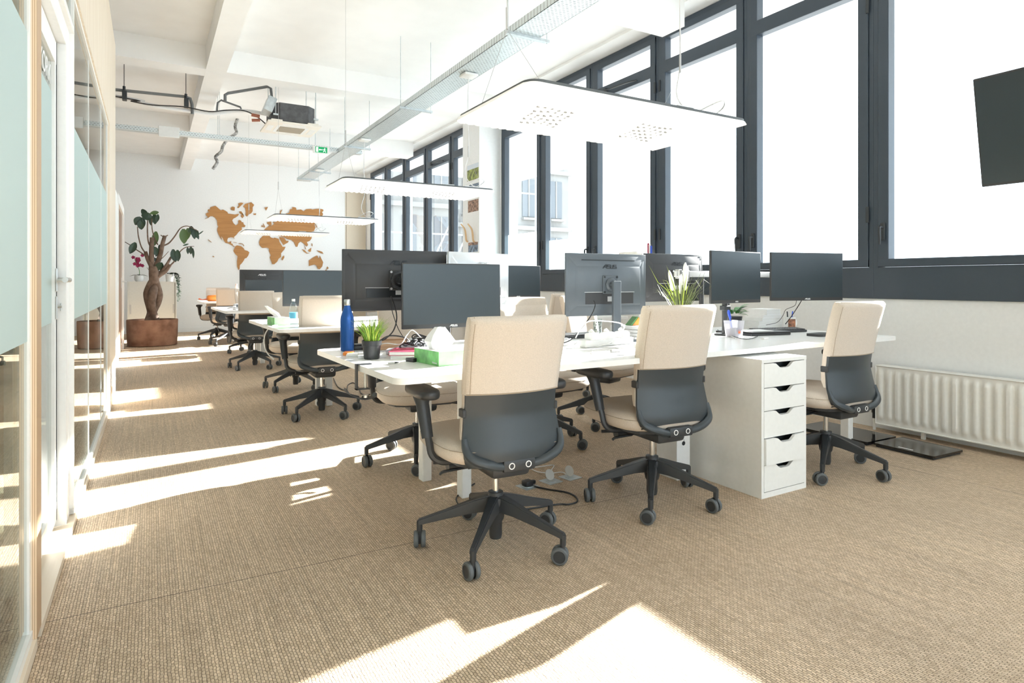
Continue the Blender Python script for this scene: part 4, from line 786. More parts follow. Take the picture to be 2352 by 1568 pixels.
# tissue boxes
def tissue(x, y, rz, w, d, h, label, tz=.06, lab=True, kk=(1.25, 1.6), lean=0):
    t = thing('tissue_box', label, 'tissue box', (x, y, TOP), rz, 'green tissue boxes'); bm = nb(); box(bm, (0, 0, 0), (w, d, h), .0015, 1)
    for f in bm.faces:
        if f.normal.y < -.7: f.material_index = 1
        if f.normal.z > .7: f.material_index = 2
    obj('carton', bm, ['green', 'green2', 'tissue'], t)
    bm = nb(); cx, cy = w/2, d/2
    base = [(-.055, -.02), (-.01, -.028), (.05, -.018), (.055, .02), (.0, .026), (-.05, .018)]; mid_ = [(-.045, -.018), (.0, -.035), (.055, -.02), (.045, .022), (.005, .01), (-.04, .03)]; tp = [(-.015, -.012), (.012, -.022), (.028, -.004), (.02, .012), (.0, .006), (-.012, .012)]
    rs = [[bm.verts.new((cx+a*k*kk[0]+lean*z, cy+b*k*kk[1], h+z)) for a, b in q] for q, k, z in ((base, .6, -.001), (mid_, .95, tz*.45), (mid_, .7, tz*.8), (tp, .8, tz*1.25))]
    for p_, q_ in zip(rs, rs[1:]):
        for j in range(6): bm.faces.new((p_[j], p_[(j+1) % 6], q_[(j+1) % 6], q_[j]))
    obj('tissue', bm, 'tissue', t, smooth=20)
    bm = nb(); o = text_mesh('brand_print', 'kleenex' if lab else '', .012, 'logo', t, Matrix.Translation((-.0006, .035, .012)) @ Matrix(((0,0,-1,0),(-1,0,0,0),(0,1,0,0),(0,0,0,1)))) if lab else None
    return t
tissue(1.035, 2.385, .12, .125, .215, .062, 'green tissue box with a white tissue standing up, in front of the near monitor', .075)
p = pz(628, 747, TOP); tissue(p.x, p.y-.05, .1, .12, .22, .065, 'green tissue box on the left corner of the second desk', .075, False, (.7, 1.0), -1.1)
def lay_box(name, label, cat, x, y, rz, w, d, h, m, z=TOP, bev=.002, group=None):
    bm = nb(); box(bm, (-w/2, -d/2, 0), (w/2, d/2, h), bev, 1); return tag(obj(name, bm, m, loc=(x, y, z), rz=rz), label, cat, group)
t = thing('snack_pack', 'orange and white pack lying in front of the blue bottle', 'packet', (.80, 2.93, TOP), -.35)
bm = nb(); box(bm, (0, -.03, 0), (.09, .05, .012), .003, 2); obj('white_part', bm, 'paper', t); bm = nb(); box(bm, (-.02, .03, .0), (.03, .10, .016), .006, 2); obj('orange_part', bm, 'orange', t)
lay_box('notebook', 'small white flat box beside the black pot of grass', 'box', .905, 2.87, -.3, .13, .15, .014, 'paper')
t = thing('wooden_box', 'brown wooden box behind the grass pot on the front desk', 'box', (1.07, 3.17, TOP), -.15); bm = nb(); box(bm, (-.10, -.06, 0), (.12, .07, .05), .003, 1); obj('body', bm, 'box_wood', t); bm = nb(); box(bm, (-.095, -.055, .05), (.115, .065, .056), .003, 1); obj('lid', bm, 'box_wood', t)
t = thing('glasses_case', 'black pouch lying behind the grass pot', 'case', (.955, 3.2, TOP), .1); bm = nb(); cushion(bm, (0, 0), .07, .035, 0, .024, n=20, p=3); obj('pouch', bm, 'black', t); bm = nb(); box(bm, (-.05, -.03, .024), (.04, .02, .031), .003, 1); obj('flap', bm, 'cable_b', t)
def book(label, x, y, z, rz, w, d, h, cov, group='books on the front desk'):
    t = thing('book', label, 'book', (x, y, z), rz, group); bm = nb(); box(bm, (-w/2, -d/2, 0), (w/2, d/2, .0022)); box(bm, (-w/2, -d/2, h-.0022), (w/2, d/2, h)); box(bm, (-w/2-.002, -d/2, 0), (-w/2, d/2, h)); obj('cover', bm, cov, t, smooth=0)
    bm = nb(); box(bm, (-w/2, -d/2+.003, .0022), (w/2-.003, d/2-.003, h-.0022)); obj('pages', bm, 'page', t, smooth=0); return t
book('pale pink book at the bottom under the red one on the front desk', 1.045, 2.76, TOP, -.55, .13, .17, .016, 'paper')
book('book with a red cover on top of the pale one, beside the tissue box', 1.035, 2.765, TOP+.0165, -.5, .13, .17, .019, 'red')
bm = nb()
grid(bm, lambda s, v: Vector((-.11+.22*s, -.06+.12*v, .012+.035*math.sin(s*2.6)*(.6+.4*math.sin(v*5))+.006*math.sin(s*17+v*9))), 18, 12, lambda s, v: Vector((-.11+.22*s, -.06+.12*v, .004+.033*math.sin(s*2.6)*(.6+.4*math.sin(v*5)))))
tag(obj('fabric_pouch', bm, 'lilac', loc=(1.09, 2.945, TOP), rz=.5), 'crumpled grey-lilac cloth pouch behind the red book', 'pouch')
t = thing('product_box', 'white flat laptop carton with small grey lettering, behind the tissue box', 'box', (1.31, 2.80, TOP), .1)
bm = nb(); box(bm, (-.10, -.15, 0), (.22, .12, .05), .002, 1); obj('carton', bm, 'paper', t); text_mesh('lettering', 'MacBook', .022, 'logo_g', t, face_front(Vector((.11, -.1508, .028))))
lay_box('product_box', 'white lidded box standing left of the laptop carton below the near monitor', 'box', 1.23, 3.14, .35, .14, .12, .048, 'paper')
bm = nb(); grid(bm, lambda s, v: Vector((-.09+.18*s, -.05+.10*v, .002+.03*math.sin(s*PI)**.7*math.sin(v*PI)**.7+.012*math.sin(s*31)*math.sin(v*23+s*9)*math.sin(s*PI))), 24, 16); tag(obj('plastic_bag', bm, 'bag', loc=(1.53, 3.05, TOP), rz=.1), 'clear plastic bag of white cables under the near monitor', 'bag')
t = thing('stylus', 'small grey pen tip lying on the bare front left part of the desk', 'pen', (.895, 2.565, TOP), .15); bm = nb(); tube(bm, [(-.02, 0, .005), (.012, 0, .005)], .0045, 8); obj('barrel', bm, 'steel', t); bm = nb(); tube(bm, [(.012, 0, .005), (.035, 0, .004)], [.0045, .0012], 8); obj('tip', bm, 'black', t)
lay_box('external_drive', 'black wedge gadget touching the left side of the tissue box', 'gadget', 1.005, 2.60, .4, .045, .05, .017, 'cable_b')
def cable(name, label, pts, r, m, sm=6):
    bm = nb(); tube(bm, pts, r, 6, sm=sm); return tag(obj(name, bm, m), label, 'cable')
def dz(u, v, z=TOP+.006): return pz(u, v, z)
cable('monitor_cable', 'black cable drooping from the back of the slim black monitor', [py(898,680,3.2), py(909,712,3.2), py(911,735,3.2), py(903,760,3.15), py(885,778,3.1), py(872,783,3.05), py(895,771,3.0), py(930,775,2.98), py(945,790,2.98)], .0035, 'cable_b')
cable('monitor_cable', 'thin black cable beside the drooping one behind the near monitor', [py(895,690,3.2), py(903,722,3.2), py(915,755,3.15), py(930,778,3.05), py(950,796,3.0), py(952,806,2.98)], .0022, 'cable_b')
cable('charging_cable', 'white cable arching left of the tissue in front of the near monitor', [dz(872,790,TOP+.03), dz(890,788,TOP+.05), dz(920,790,TOP+.06), py(934,770,2.85), py(946,758,2.85), py(960,768,2.85), py(972,782,2.85)], .0026, 'cable_w')
bm = nb()
for k in range(7):
    a = k*.7; c0 = Vector((1.10+.012*k, 2.86+.01*math.sin(k*2), TOP+.045+.006*k)); tube(bm, [c0+Vector((.06*math.cos(b_)*(1+.2*math.sin(k)), .05*math.sin(b_+a), .012*math.sin(b_*2+k))) for b_ in [i*.7 for i in range(10)]], .0032, 6, sm=4)
tag(obj('cable_bundle', bm, 'cable_b'), 'tangle of black cables lying on the red book and pouch', 'cable bundle')
# middle of the front desk
def keyboard(label, x, y, rz, w=.42, d=.125):
    t = thing('keyboard', label, 'keyboard', (x, y, TOP), rz, 'keyboards'); T = Matrix.Rotation(.06, 4, 'X'); bm = nb(); box(bm, (-w/2, -d/2, .004), (w/2, d/2, .020), .004, 2, T); obj('base', bm, 'black', t)
    nr, ncl = 5, 18; cw = (w-.016)/ncl; rh = (d-.016)/nr
    for r in range(nr):
        bm = nb()
        for c in range(ncl): box(bm, (-w/2+.008+c*cw+.0012, -d/2+.008+r*rh+.0012, .020), (-w/2+.008+(c+1)*cw-.0012, -d/2+.008+(r+1)*rh-.0012, .0265), .0015, 1, T)
        o = obj('key_row', bm, 'casing', t)
    return t
keyboard('black keyboard behind the cables, left of the grey monitor stand on the front desk', 2.28, 3.20, -.03)
keyboard('black keyboard with raised keys in front of the photo mug', 3.80, 2.84, -.16)
t = thing('power_strip', 'white multi-socket power strip with plugs, in front of the grey monitor stand', 'power strip', (2.20, 2.72, TOP), .12)
bm = nb(); box(bm, (-.20, -.025, 0), (.18, .03, .04), .008, 2); obj('strip', bm, 'cable_w', t)
for k in range(3): bm = nb(); box(bm, (-.16+k*.115, -.032, .035), (-.085+k*.115, .03, .075), .012, 2); tube(bm, [(-.12+k*.115, .0, .07), (-.12+k*.115, .02, .085)], .012, 8); obj('plug', bm, 'cable_w', t)
Y0 = 2.80
cable('power_cable', 'thick white cable arching over the power strip under the grey monitor', [py(1322,776,Y0), py(1335,752,Y0), py(1352,738,Y0), py(1385,737,Y0), py(1420,741,Y0), py(1433,749,Y0), py(1430,758,Y0), py(1415,764,Y0)], .0036, 'cable_w')
cable('monitor_cable', 'black cable hanging from the back of the grey monitor to the desk', [py(1364,690,2.90), py(1367,702,2.88), py(1358,724,2.86), py(1340,748,2.84), py(1315,777,2.80), py(1296,787,2.79), py(1280,789,2.80)], .003, 'cable_b')
bm = nb()
for (u, v, r_) in ((1300, 782, .03), (1310, 788, .045), (1383, 790, .06), (1395, 786, .05)):
    c0 = dz(u, v, TOP+.012); tube(bm, [dz(1340, 795)] * 0 + [c0+Vector((r_*math.cos(b_), r_*.8*math.sin(b_), .012*math.sin(b_*1.5))) for b_ in [i*.62 for i in range(12)]], .0024, 6, sm=3)
tag(obj('cable_bundle', bm, 'cable_w'), 'loops of pale cables on the middle of the front desk', 'cable bundle')
cable('charging_cable', 'pale straight cable in front of the cable loops beside the grey adapter', [dz(u, v) for u, v in ((1300,800),(1340,800),(1380,798),(1420,800),(1437,806))], .0022, 'logo_g', 5)
cable('charging_cable', 'grey cable nearest the desk edge, between the two nearest chairs', [dz(u, v) for u, v in ((1360,806),(1368,812),(1400,816),(1433,815))], .0022, 'logo_g', 5)
lay_box('cable_adapter', 'grey cable adapter lying at the near edge of the cable loops', 'adapter', 2.02, 2.44, .1, .07, .022, .014, 'logo_g', bev=.005)
t = thing('drinking_glass', 'tall patterned drinking glass behind the power strip', 'glass', (2.53, 3.24, TOP)); bm = nb(); lathe(bm, [(.026, 0), (.026, .003), (.030, .11), (.0285, .11), (.025, .006), (0, .006)], n=24); obj('tumbler', bm, 'clear', t, smooth=60)
bm = nb(); rnd = random.Random(2)
for k in range(70): a = rnd.uniform(PI, 2*PI); z = rnd.uniform(.015, .10); r_ = .0264+.0036*z/.11; m0 = Matrix.Rotation(a, 4, 'Z') @ Matrix.Translation((r_+.0006, 0, z)); box(bm, (0, -.003, -.0025), (.0003, .003, .0025), 0, 1, m0)
obj('pattern', bm, 'casing_g', t, smooth=0)
for k, (u, zz, ww) in enumerate(((1452, 0, .17), (1452, .02, .16), (1450, .04, .16), (1451, .06, .15))):
    lay_box('paper_stack', ['lowest white binder of the stack right of the grey monitor stand', 'second white binder from the bottom, right of the grey monitor stand', 'third white binder of the stack, right of the grey monitor stand', 'topmost white binder of the stack, right of the grey monitor stand'][k], 'binder', 2.62, 3.00, .05*k, ww, .24, .018, 'paper', TOP+zz, group='stacked white binders')
t = thing('folded_leaflet', 'orange and white folded card standing on the white binders', 'card', (2.66, 3.0, TOP+.079)); bm = nb(); prism(bm, [(-.04, 0), (.05, 0), (.01, .05)], .05, lambda a, b, h: Vector((a, h, b))); obj('card', bm, 'orange', t, smooth=0); bm = nb(); prism(bm, [(-.06, 0), (-.042, 0), (.008, .052), (.0, .054)], .05, lambda a, b, h: Vector((a, h, b))); obj('green_card', bm, 'leafm', t, smooth=0)
t = thing('spice_jar', 'small jar with an orange-red cap behind the grey monitor', 'jar', (2.75, 3.12, TOP+0)); bm = nb(); lathe(bm, [(.018, 0), (.02, .16), (.02, .185)], n=18); obj('jar', bm, 'clear', t); bm = nb(); lathe(bm, [(.021, .185), (.021, .218), (0, .219)], n=18); obj('cap', bm, 'orange_b', t)
lay_box('folded_card', 'cream card standing behind the second near chair, beside the jar with the orange-red cap', 'card', 2.83, 3.14, 0, .045, .015, .19, 'ceramic')
# tall grass with white plumes
t = thing('plume_grass', 'tall artificial grass with white plumes in front of the back of a black monitor', 'plant', (2.77, 2.74, TOP))
bm = nb(); lathe(bm, [(.035, 0), (.045, .09), (.042, .09), (0, .085)], n=24); obj('pot', bm, 'ceramic', t)
bm = nb()
for b_ in blades(80, .022, .24, .44, .17, .0032, .45, 9): blade_mesh(bm, [(q+Vector((0, 0, .08)), s) for q, s in b_])
o = obj('grass_blades', bm, 'straw', t); o['kind'] = 'stuff'
bm = nb()
for b_ in blades(20, .02, .28, .50, .19, .0042, .5, 12): blade_mesh(bm, [(q+Vector((0, 0, .08)), s) for q, s in b_])
o = obj('yellow_grass_blades', bm, 'blade_y', t); o['kind'] = 'stuff'
for k, (dx, dy, z0, z1, lx) in enumerate(((-.065, 0, .30, .42, -.03), (-.04, .01, .30, .40, -.035), (.0, 0, .28, .40, .005), (.03, .0, .35, .47, .01), (.05, .015, .33, .45, .025), (.025, -.01, .30, .43, .005))):
    bm = nb(); tube(bm, [(dx*.3, dy, .08), (dx, dy, z0)], .0015, 5); st_ = obj('flower_stem', bm, 'straw', t); bm = nb(); tube(bm, [(dx, dy, z0), (dx+lx*.3, dy, z0+.03), (dx+lx*.7, dy, z1-.03), (dx+lx, dy, z1)], [.005, .0115, .0105, .012, .0095, .003], 8, sm=4); obj('plume', bm, 'flower', st_)
# right end of the front desk
t = thing('pen_cup', 'clear plastic pen cup with a blue pen, below the pole-mounted monitor', 'pen cup', (3.235, 2.735, TOP), .1); bm = nb()
r0, r1 = .036, .046; a = [bm.verts.new((x*r0, y*r0, 0)) for x, y in ((-1,-1),(1,-1),(1,1),(-1,1))]; b = [bm.verts.new((x*r1, y*r1, .105)) for x, y in ((-1,-1),(1,-1),(1,1),(-1,1))]; bm.faces.new(a)
for i in range(4): bm.faces.new((a[i], a[(i+1) % 4], b[(i+1) % 4], b[i]))
obj('cup', bm, 'cupp', t, smooth=0)
bm = nb(); box(bm, (-.034, -.034, .003), (.034, .034, .06), .006, 1); obj('contents', bm, 'lilac', t)
tube_ = nb(); tube(tube_, [(-.01, 0, .03), (-.035, .0, .11), (-.055, 0, .155), (-.048, 0, .17), (-.03, 0, .12)], .005, 8, sm=3); tag(obj('pen', tube_, 'blueplastic', loc=(3.235, 2.735, TOP)), 'blue looped pen sticking out of the clear pen cup', 'pen')
bm = nb(); lathe(bm, [(.012, 0), (.012, .001)], n=16, mtx=Matrix.Translation((.0, -.0385, .035)) @ Matrix.Rotation(PI/2, 4, 'X')); obj('red_button', bm, 'orange_b', t)
t = thing('potted_plant', 'leafy green plant in a dark pot behind the pen cup', 'plant', (3.72, 3.14, TOP)); bm = nb(); lathe(bm, [(.04, 0), (.055, .10), (.05, .10), (0, .095)], n=22); obj('pot', bm, 'potb', t); rnd = random.Random(4)
def leafmesh(bm, base, d, ln, wd, up=Vector((0, 0, 1)), droop=.3, nz=5):
    d = d.normalized(); s = d.cross(up)
    if s.length < .05: s = d.cross(Vector((0, 1, 0)))
    s.normalize(); nrm = s.cross(d); Lr = []
    for k in range(nz+1):
        q = k/nz; c = base+d*ln*q-up*droop*ln*q*q; w_ = wd*math.sin(PI*min(1, q*.92+.06))**.8
        Lr.append([bm.verts.new(c-s*w_+nrm*w_*.25), bm.verts.new(c), bm.verts.new(c+s*w_+nrm*w_*.25)])
    for a_, b_ in zip(Lr, Lr[1:]):
        for j in range(2): bm.faces.new((a_[j], a_[j+1], b_[j+1], b_[j]))
for k in range(26):
    a = rnd.uniform(0, 2*PI); bm = nb(); b0 = Vector((.03*math.cos(a), .03*math.sin(a), .11+rnd.uniform(0, .05))); leafmesh(bm, b0, Vector((math.cos(a), math.sin(a), rnd.uniform(.1, 1.0))), rnd.uniform(.06, .10), .02); obj('leaf', bm, 'leafm', t, smooth=60)
for k, (w_, hh) in enumerate(((.26, .034), (.27, .030), (.24, .022), (.20, .020), (.16, .042))):
    z = TOP+[0, .0342, .0644, .0866, .1068][k]
    book(['thick pale book at the bottom of the stack behind the keyboard', 'second pale book from the bottom of the stack behind the keyboard', 'middle pale book of the stack behind the keyboard', 'fourth pale book of the stack behind the keyboard', 'small grey box-shaped book on top of the stack behind the keyboard'][k], 4.0+.01*k, 3.13, z, .04*(k % 3-1), w_, .17, hh, 'paper', 'pale books stacked behind the keyboard')
def mug(): 
    t = thing('photo_mug', 'white mug printed with a photo and holding pens, under the rightmost monitor', 'mug', (4.09, 2.95, TOP)); bm = nb(); lathe(bm, [(.036, 0), (.0405, .004), (.0405, .094), (.0375, .094), (.0365, .006), (0, .006)], n=28); tube(bm, [(.04, -.004, .075), (.058, -.006, .072), (.066, -.008, .05), (.058, -.006, .026), (.04, -.004, .02)], .0055, 8, sm=4); obj('body', bm, 'ceramic', t)
    bm = nb(); grid(bm, lambda s, v: Vector((.0412*math.cos(PI*1.12+s*PI*.48), .0412*math.sin(PI*1.12+s*PI*.48), .014+.066*v)), 16, 2); obj('print', bm, 'mugp', t)
mug()
for k, (dx, dy, tp_, m_, lb) in enumerate(((-.015, 0, (-.028, 0), 'cable_b', 'black pen standing in the photo mug'), (-.005, .01, (-.008, .01), 'paper', 'white pen standing in the photo mug'), (.01, 0, (.035, 0), 'blueplastic', 'blue-tipped pen leaning right in the photo mug'))):
    bm = nb(); tube(bm, [(dx, dy, .01), (tp_[0], tp_[1], .135)], .0045, 8); tag(obj('pen', bm, m_, loc=(4.09, 2.95, TOP)), lb, 'pen', 'pens in the photo mug')
t = thing('laptop', 'closed dark laptop with a sheet of paper on it, left of the raised keyboard', 'laptop', (3.54, 2.78, TOP), -.2); bm = nb(); box(bm, (-.15, -.10, .0), (.17, .11, .016), .004, 1); obj('base', bm, 'black', t); bm = nb(); box(bm, (-.15, -.10, .0165), (.17, .11, .024), .004, 1); obj('lid', bm, 'casing', t)
lay_box('paper_sheet', 'white paper sheets lying on the closed laptop', 'paper', 3.50, 2.80, -.25, .21, .15, .004, 'paper', TOP+.0242, bev=.0005)
bm = nb(); prism(bm, rrect(-.10, -.055, .10, .055, .03), .016, lambda a, b, h: Vector((a, b, h))); t = tag(obj('graphics_tablet', bm, 'black', loc=(3.80, 2.51, TOP), rz=.1), 'black rounded tablet at the desk edge by the right-hand chair', 'tablet')
bm = nb(); box(bm, (-.03, -.012, 0), (.03, .012, .009), .003, 1); tag(obj('usb_stick', bm, 'cable_w', loc=(3.27, 2.53, TOP), rz=.2), 'small white plug lying right of the pen cup', 'plug')
cable('headphone_cable', 'thin dark cables running along the desk in front of the pen cup', [dz(u, v) for u, v in ((1648,757),(1660,764),(1690,774),(1712,779),(1728,777),(1740,772))], .0022, 'cable_b')
cable('charging_cable', 'thin white cable left of the pen cup at the chair back', [dz(u, v) for u, v in ((1631,770),(1638,766),(1652,764),(1668,768),(1690,776))], .002, 'cable_w')
cable('monitor_cable', 'black cable hanging from the rightmost monitor to the desk', [py(1842,688,2.80), py(1835,700,2.85), py(1818,726,2.9), py(1804,744,2.95)], .0032, 'cable_b', 4)
cable('monitor_cable', 'thin cable hanging from the rightmost monitor over the book stack', [py(1830,690,2.80), py(1825,702,2.85), py(1805,711,2.9), py(1798,725,2.92), py(1785,740,2.93), py(1760,746,2.94)], .002, 'cable_b', 5)
# things on the far desks
t = thing('water_bottle', 'clear plastic water bottle with a blue label on the second desk', 'bottle', (1.07, 5.60, TOP)); bm = nb(); lathe(bm, [(.030, 0), (.034, .01), (.034, .12), (.022, .165), (.013, .175), (.013, .19)], n=20); obj('body', bm, 'clear', t); bm = nb(); lathe(bm, [(.0345, .04), (.0345, .09)], n=20); obj('label_band', bm, mat('label_blue', (.15,.5,.75), .5), t); bm = nb(); lathe(bm, [(.015, .185), (.015, .205), (0, .206)], n=14); obj('cap', bm, 'cable_w', t)
bm = nb(); lathe(bm, [(.03, 0), (.037, .10), (.035, .10), (.028, .004), (0, .004)], n=20); tag(obj('plastic_cup', bm, mat('pale_green_plastic', (.55,.75,.68), .3), loc=(1.17, 5.48, TOP)), 'pale green cup right of the clear water bottle on the second desk', 'cup')
t = thing('charging_cable', 'white cable hanging from the left corner of the second desk', 'cable'); bm = nb(); tube(bm, [pz(665,743,TOP+.004), pz(640,746,TOP+.004), pz(626,748,TOP+.004), py(614,758,5.4), py(607,775,5.4), py(608,797,5.4), py(615,812,5.4), py(622,819,5.4)], .0045, 6, sm=5); obj('cord', bm, 'cable_w', t); bm = nb(); a_, b_ = py(622,819,5.4), py(629,825,5.4); tube(bm, [a_, b_], .008, 8); obj('plug', bm, 'cable_w', t)
p = pz(540, 708, TOP); t = thing('desk_phone', 'grey rounded gadget on the left end of the third desk', 'gadget', (1.02, 9.15, TOP)); bm = nb(); box(bm, (-.05, -.05, 0), (.06, .06, .06), .02, 2); obj('body', bm, 'casing_s', t); bm = nb(); box(bm, (-.02, -.053, .015), (.045, -.048, .05), .002, 1); obj('display', bm, 'casing_g', t)
bm = nb(); box(bm, (-.12, -.09, 0), (.13, .09, .012), .004, 1); tag(obj('notebook', bm, 'casing_s', loc=(1.04, 8.62, TOP), rz=.1), 'thin silver notebook in front of the grey gadget on the third desk', 'notebook')
t = thing('pen_holder', 'blue and coral pen holder on the third desk next to the chair back', 'pen holder', (1.15, 9.02, TOP)); bm = nb(); box(bm, (-.035, -.03, 0), (-.004, .03, .10), .003, 1); obj('blue_cup', bm, 'blueplastic', t); bm = nb(); box(bm, (0, -.03, 0), (.04, .03, .11), .003, 1); obj('coral_cup', bm, 'orange_b', t)
for k, dx in enumerate((-.025, -.01, .015, .025)):
    bm = nb(); tube(bm, [(dx, 0, .02), (dx*1.6-.01, 0, .20+.01*(k % 2))], .006, 6); tag(obj('pen', bm, ['cable_w', 'cable_b', 'cable_w', 'orange_b'][k], loc=(1.15, 9.02, TOP)), ['white pen at the left of the coral and blue holder', 'black pen in the coral and blue holder', 'white pen in the coral part of the holder', 'red pen at the right of the coral and blue holder'][k], 'pen', 'pens in the blue and coral holder')
t = thing('shopping_bag', 'orange plastic packet lying on the farthest desk', 'bag', (1.10, 12.75, TOP)); bm = nb(); cushion(bm, (.05, 0), .25, .12, 0, .11, n=24, p=2.6, crown=.01); obj('packet', bm, 'orange', t, smooth=60); bm = nb(); tube(bm, [(-.18, 0, .04), (-.27, .01, .03), (-.33, .02, .045)], [.03, .012, .03], 8, flat=.5); obj('twisted_end', bm, 'orange_b', t)
t = thing('water_bottle', 'small white bottle behind the orange packet on the farthest desk', 'bottle', (1.42, 12.9, TOP)); bm = nb(); lathe(bm, [(.04, 0), (.04, .20), (.02, .26), (.018, .29), (0, .29)], n=16); obj('body', bm, 'ceramic', t); bm = nb(); lathe(bm, [(.02, .29), (.02, .32), (0, .32)], n=12); obj('cap', bm, 'logo_g', t)
t = thing('hanging_cable', 'thin black cable hanging from the corner of the third desk', 'cable'); bm = nb(); tube(bm, [pz(548,707,TOP+.004), pz(525,707,TOP+.004), py(512,714,9.0), py(503,727,9.0), py(500,750,9.0), py(505,765,9.0)], .004, 6, sm=5); obj('cord', bm, 'cable_b', t)
# window-sill clutter seen over the monitors
t = thing('soft_toy', 'pale fluffy plush lying on the window ledge above the grey monitor', 'plush toy', (4.62, 5.35, 1.262-.06)); bm = nb(); cushion(bm, (0, 0), .05, .17, 0.062, .225, n=24, p=2.2); cushion(bm, (-.01, -.17), .04, .06, .062, .20, n=16, p=2.2); obj('body', bm, 'flower', t, smooth=60); bm = nb(); cushion(bm, (0, .18), .045, .07, .062, .20, n=14, p=2); obj('brown_patch', bm, 'photo_b', t)
t = thing('toy_flag', 'small red, white and blue card standing on the window ledge', 'card', (4.63, 5.02, 1.20)); 
for k, m_ in enumerate(('red', 'cable_w', 'blueplastic')): bm = nb(); box(bm, (-.005, .02-k*.022, 0), (.005, .041-k*.022, .31-.015*k)); obj('stripe', bm, m_, t, smooth=0)
# ---------- cabinet with pots
t = thing('sliding_door_cabinet', 'pale grey cabinet with two sliding doors against the back wall', 'cabinet', (-.375, 13.95, 0)); w, d, h = .825, .42, 1.105
bm = nb(); box(bm, (0, 0, .06), (.022, d, h-.02)); box(bm, (w-.022, 0, .06), (w, d, h-.02)); box(bm, (0, -.004, h-.02), (w, d, h)); box(bm, (.022, 0, .06), (w-.022, d, .10)); box(bm, (.022, d-.01, .1), (w-.022, d, h-.02)); obj('carcass', bm, 'cabinet', t, smooth=0)
for k in (0, 1):
    x0 = .024 if k == 0 else w/2-.02; bm = nb(); box(bm, (x0, .006+.012*k, .10), (x0+w/2-.01, .016+.012*k, h-.022)); dd = obj('sliding_door', bm, 'cabinet', t, smooth=0); hx = x0+.012 if k == 0 else x0+w/2-.045; bm = nb(); box(bm, (hx, .0+.012*k, .48), (hx+.025, .007+.012*k, .66)); obj('handle', bm, 'logo_g', dd, smooth=0)
for x in (.011, w-.022):
    for y in (.01, d-.03): bm = nb(); box(bm, (x-.01, y, 0), (x+.012, y+.02, .06)); obj('leg', bm, 'cabinet', t, smooth=0)
t = thing('potted_orchid', 'magenta orchid in a white pot on the left end of the cabinet', 'plant', (-.19, 14.1, 1.105)); bm = nb(); lathe(bm, [(.05, 0), (.075, .03), (.08, .08), (.072, .115), (.065, .115), (0, .10)], n=22); obj('pot', bm, 'ceramic', t)
bm = nb(); tube(bm, [(0, 0, .10), (.01, 0, .2), (-.03, 0, .32), (-.07, 0, .43)], .005, 6, sm=4); obj('stem', bm, 'leafm', t)
for a in (0, 2.6, 3.6, .6, 4.7): bm = nb(); leafmesh(bm, Vector((0, 0, .12)), Vector((math.cos(a), .4*math.sin(a), .15)), .16, .03, droop=.3); obj('leaf', bm, 'leafd', t, smooth=60)
rnd = random.Random(11)
for k in range(13):
    zc_ = .30+.21*rnd.random(); c0 = Vector((-.02+rnd.uniform(-.09, .08), rnd.uniform(-.04, .04), zc_+.0)); bm = nb()
    for j in range(5): a = j*2*PI/5+k; leafmesh(bm, c0, Vector((math.cos(a), -.25, math.sin(a))), .038, .017, up=Vector((0, -1, 0)), droop=.1, nz=3)
    obj('blossom', bm, 'magenta', t, smooth=60)
bm = nb(); lathe(bm, [(.045, 0), (.055, .14), (.05, .14), (0, .13)], n=20); tag(obj('flower_pot', bm, 'ceramic', loc=(.07, 14.2, 1.105)), 'empty white pot on the cabinet behind the tree trunk', 'pot')
t = thing('trailing_plant', 'trailing green plant in a white pot on the right end of the cabinet', 'plant', (.33, 14.1, 1.105)); bm = nb(); lathe(bm, [(.06, 0), (.075, .15), (.07, .15), (0, .14)], n=22); obj('pot', bm, 'ceramic', t)
for k in range(5):
    bm = nb(); x = .06+.03*k; zl = -.05-.11*k if k < 4 else -.30; pts = spline([(0, -.02*k, .14), (.07+.01*k, -.05, .17), (.12+.012*k, -.06, .08), (.13+.01*k, -.06, zl*.6), (.12+.008*k, -.06, zl)], 8); tube(bm, pts, .003, 5); v_ = obj('vine', bm, 'leafd', t)
    bm = nb()
    for q_ in pts[4::2]:
        for _ in range(2): a = rnd.uniform(0, 2*PI); leafmesh(bm, q_, Vector((math.cos(a), math.sin(a)-.5, rnd.uniform(-.4, .3))), .05, .014, nz=3)
    obj('vine_leaves', bm, 'leafd', v_, smooth=60)
bm = nb()
for k in range(14): a = rnd.uniform(0, 2*PI); leafmesh(bm, Vector((.02*math.cos(a), .02*math.sin(a), .14)), Vector((math.cos(a), math.sin(a), .9)), .09, .018, nz=4)
obj('crown_leaves', bm, 'leafd', t, smooth=60)
# ---------- the braided rubber tree
YT = 12.42
t = thing('rubber_tree', 'tall rubber tree with braided trunk in a big brown oval planter', 'plant', (.035, YT, 0))
o1 = Vector((.035, YT, 0))
bm = nb(); n_ = 48; rr = lambda hx, hy, z: [bm.verts.new((hx*math.cos(2*PI*j/n_), hy*math.sin(2*PI*j/n_), z)) for j in range(n_)]
rg = [rr(.30, .24, 0), rr(.375, .30, .01), rr(.385, .31, .2), rr(.39, .315, .44), rr(.385, .31, .452), rr(.355, .28, .448), rr(.34, .27, .40)]
for a, b in zip(rg, rg[1:]):
    for j in range(n_): bm.faces.new((a[j], a[(j+1) % n_], b[(j+1) % n_], b[j]))
bm.faces.new(rg[0]); obj('planter', bm, 'pot', t, smooth=60)
bm = nb(); vs_ = rr(.35, .275, .405); bm.faces.new(vs_); obj('soil', bm, 'soil', t)
def tp(a, b, dy=0): return py(280+a/4.61, 460+b/4.61, YT+dy)-o1
bm = nb()
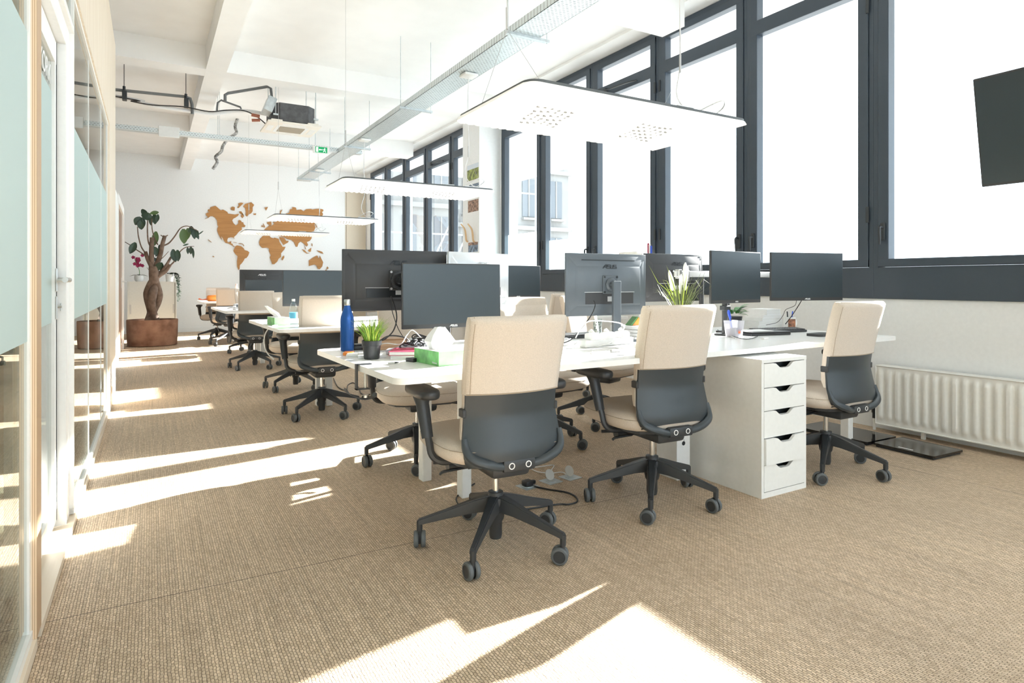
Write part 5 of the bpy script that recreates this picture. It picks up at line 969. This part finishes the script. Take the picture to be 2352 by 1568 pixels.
for k, P_ in enumerate(([(285,1285),(300,1180),(278,1060),(272,980),(300,890),(335,830)], [(355,1285),(335,1180),(318,1080),(330,980),(352,900),(345,830)], [(320,1285),(338,1180),(375,1080),(390,1000),(372,900),(350,830)])):
    tube(bm, [tp(a, b, (.05, -.07, .02)[k]*(1 if i in (1, 2, 3) else 0)) for i, (a, b) in enumerate(P_)], [.075, .05, .062, .066, .055, .05], 12, sm=5)
tube(bm, [tp(342, 880), tp(340, 780), tp(335, 700)], [.075, .08, .075], 12, sm=3); obj('trunk', bm, 'bark', t, smooth=60)
BR = [([(335,730),(300,670),(270,610),(250,545)], .045, .028), ([(250,560),(205,490),(175,380),(165,280)], .012, .008), ([(245,582),(190,545),(150,520),(90,475),(32,440)], .011, .006), ([(325,720),(315,620),(315,500),(320,395)], .042, .036), ([(305,495),(278,430),(270,300),(275,190)], .013, .009), ([(340,720),(380,650),(410,560),(430,460),(455,375)], .045, .03), ([(380,470),(345,400),(320,300),(315,190)], .010, .007), ([(440,480),(500,450),(560,380),(620,295),(690,272),(760,300),(810,325)], .014, .005), ([(355,830),(400,790),(460,750),(510,680)], .042, .03), ([(500,700),(560,640),(610,550),(660,505),(710,490),(765,487)], .014, .005), ([(365,800),(430,740),(480,670),(520,600)], .032, .018), ([(390,640),(440,600),(495,540)], .008, .004), ([(455,385),(430,380),(412,368)], .01, .008), ([(455,380),(470,378),(486,368)], .01, .008), ([(300,750),(285,735),(265,710)], .006, .003)]
for P_, r0_, r1_ in BR:
    bm = nb(); tube(bm, [tp(a, b, random.uniform(-.03, .03)) for a, b in P_], [r0_, (r0_+r1_)/2, r1_], 8, sm=4); obj('branch', bm, 'bark', t, smooth=60)
LV = [(170,218,-.55,95,38,0),(202,262,.1,90,32,0),(228,228,.2,90,18,0),(240,135,.55,90,26,0),(268,170,1.25,105,38,0),(305,218,.05,90,17,0),(343,132,-1.35,80,20,1),(348,200,.05,105,28,0),(375,190,-.15,85,18,0),(114,505,-.4,125,32,0),(352,405,-.1,150,30,1),(350,535,.4,95,34,0),(378,560,-.5,80,16,0),(655,380,.05,155,40,1),(697,352,0,115,26,1),(737,320,.1,95,27,0),(762,360,.15,100,22,0),(787,352,.2,90,26,0),(800,375,.3,80,14,0),(833,345,-.85,70,6,0),(546,578,.05,120,28,0),(592,585,.05,120,26,0),(568,608,0,90,18,0),(730,530,0,80,19,0),(698,532,.05,72,14,0),(755,560,.05,105,11,0),(390,700,-.4,90,30,0),(420,708,.0,100,20,0),(355,628,.6,50,16,0),(675,470,-1.2,60,8,0),(400,505,.1,70,14,0)]
for (a, b, an, ln, wd, li) in LV:
    c0 = tp(a, b, random.uniform(-.06, .04)); sc = 11.2/F/4.61; lnm, wdm = ln*sc, wd*sc
    dvec = Vector((math.sin(an), random.uniform(-.15, .1), -math.cos(an))); bm = nb(); leafmesh(bm, c0-dvec*lnm*.5, dvec, lnm, wdm*1.05, up=Vector((0, -1, 0)), droop=.06, nz=7); obj('leaf', bm, 'leafl' if li else 'leafd', t, smooth=60)
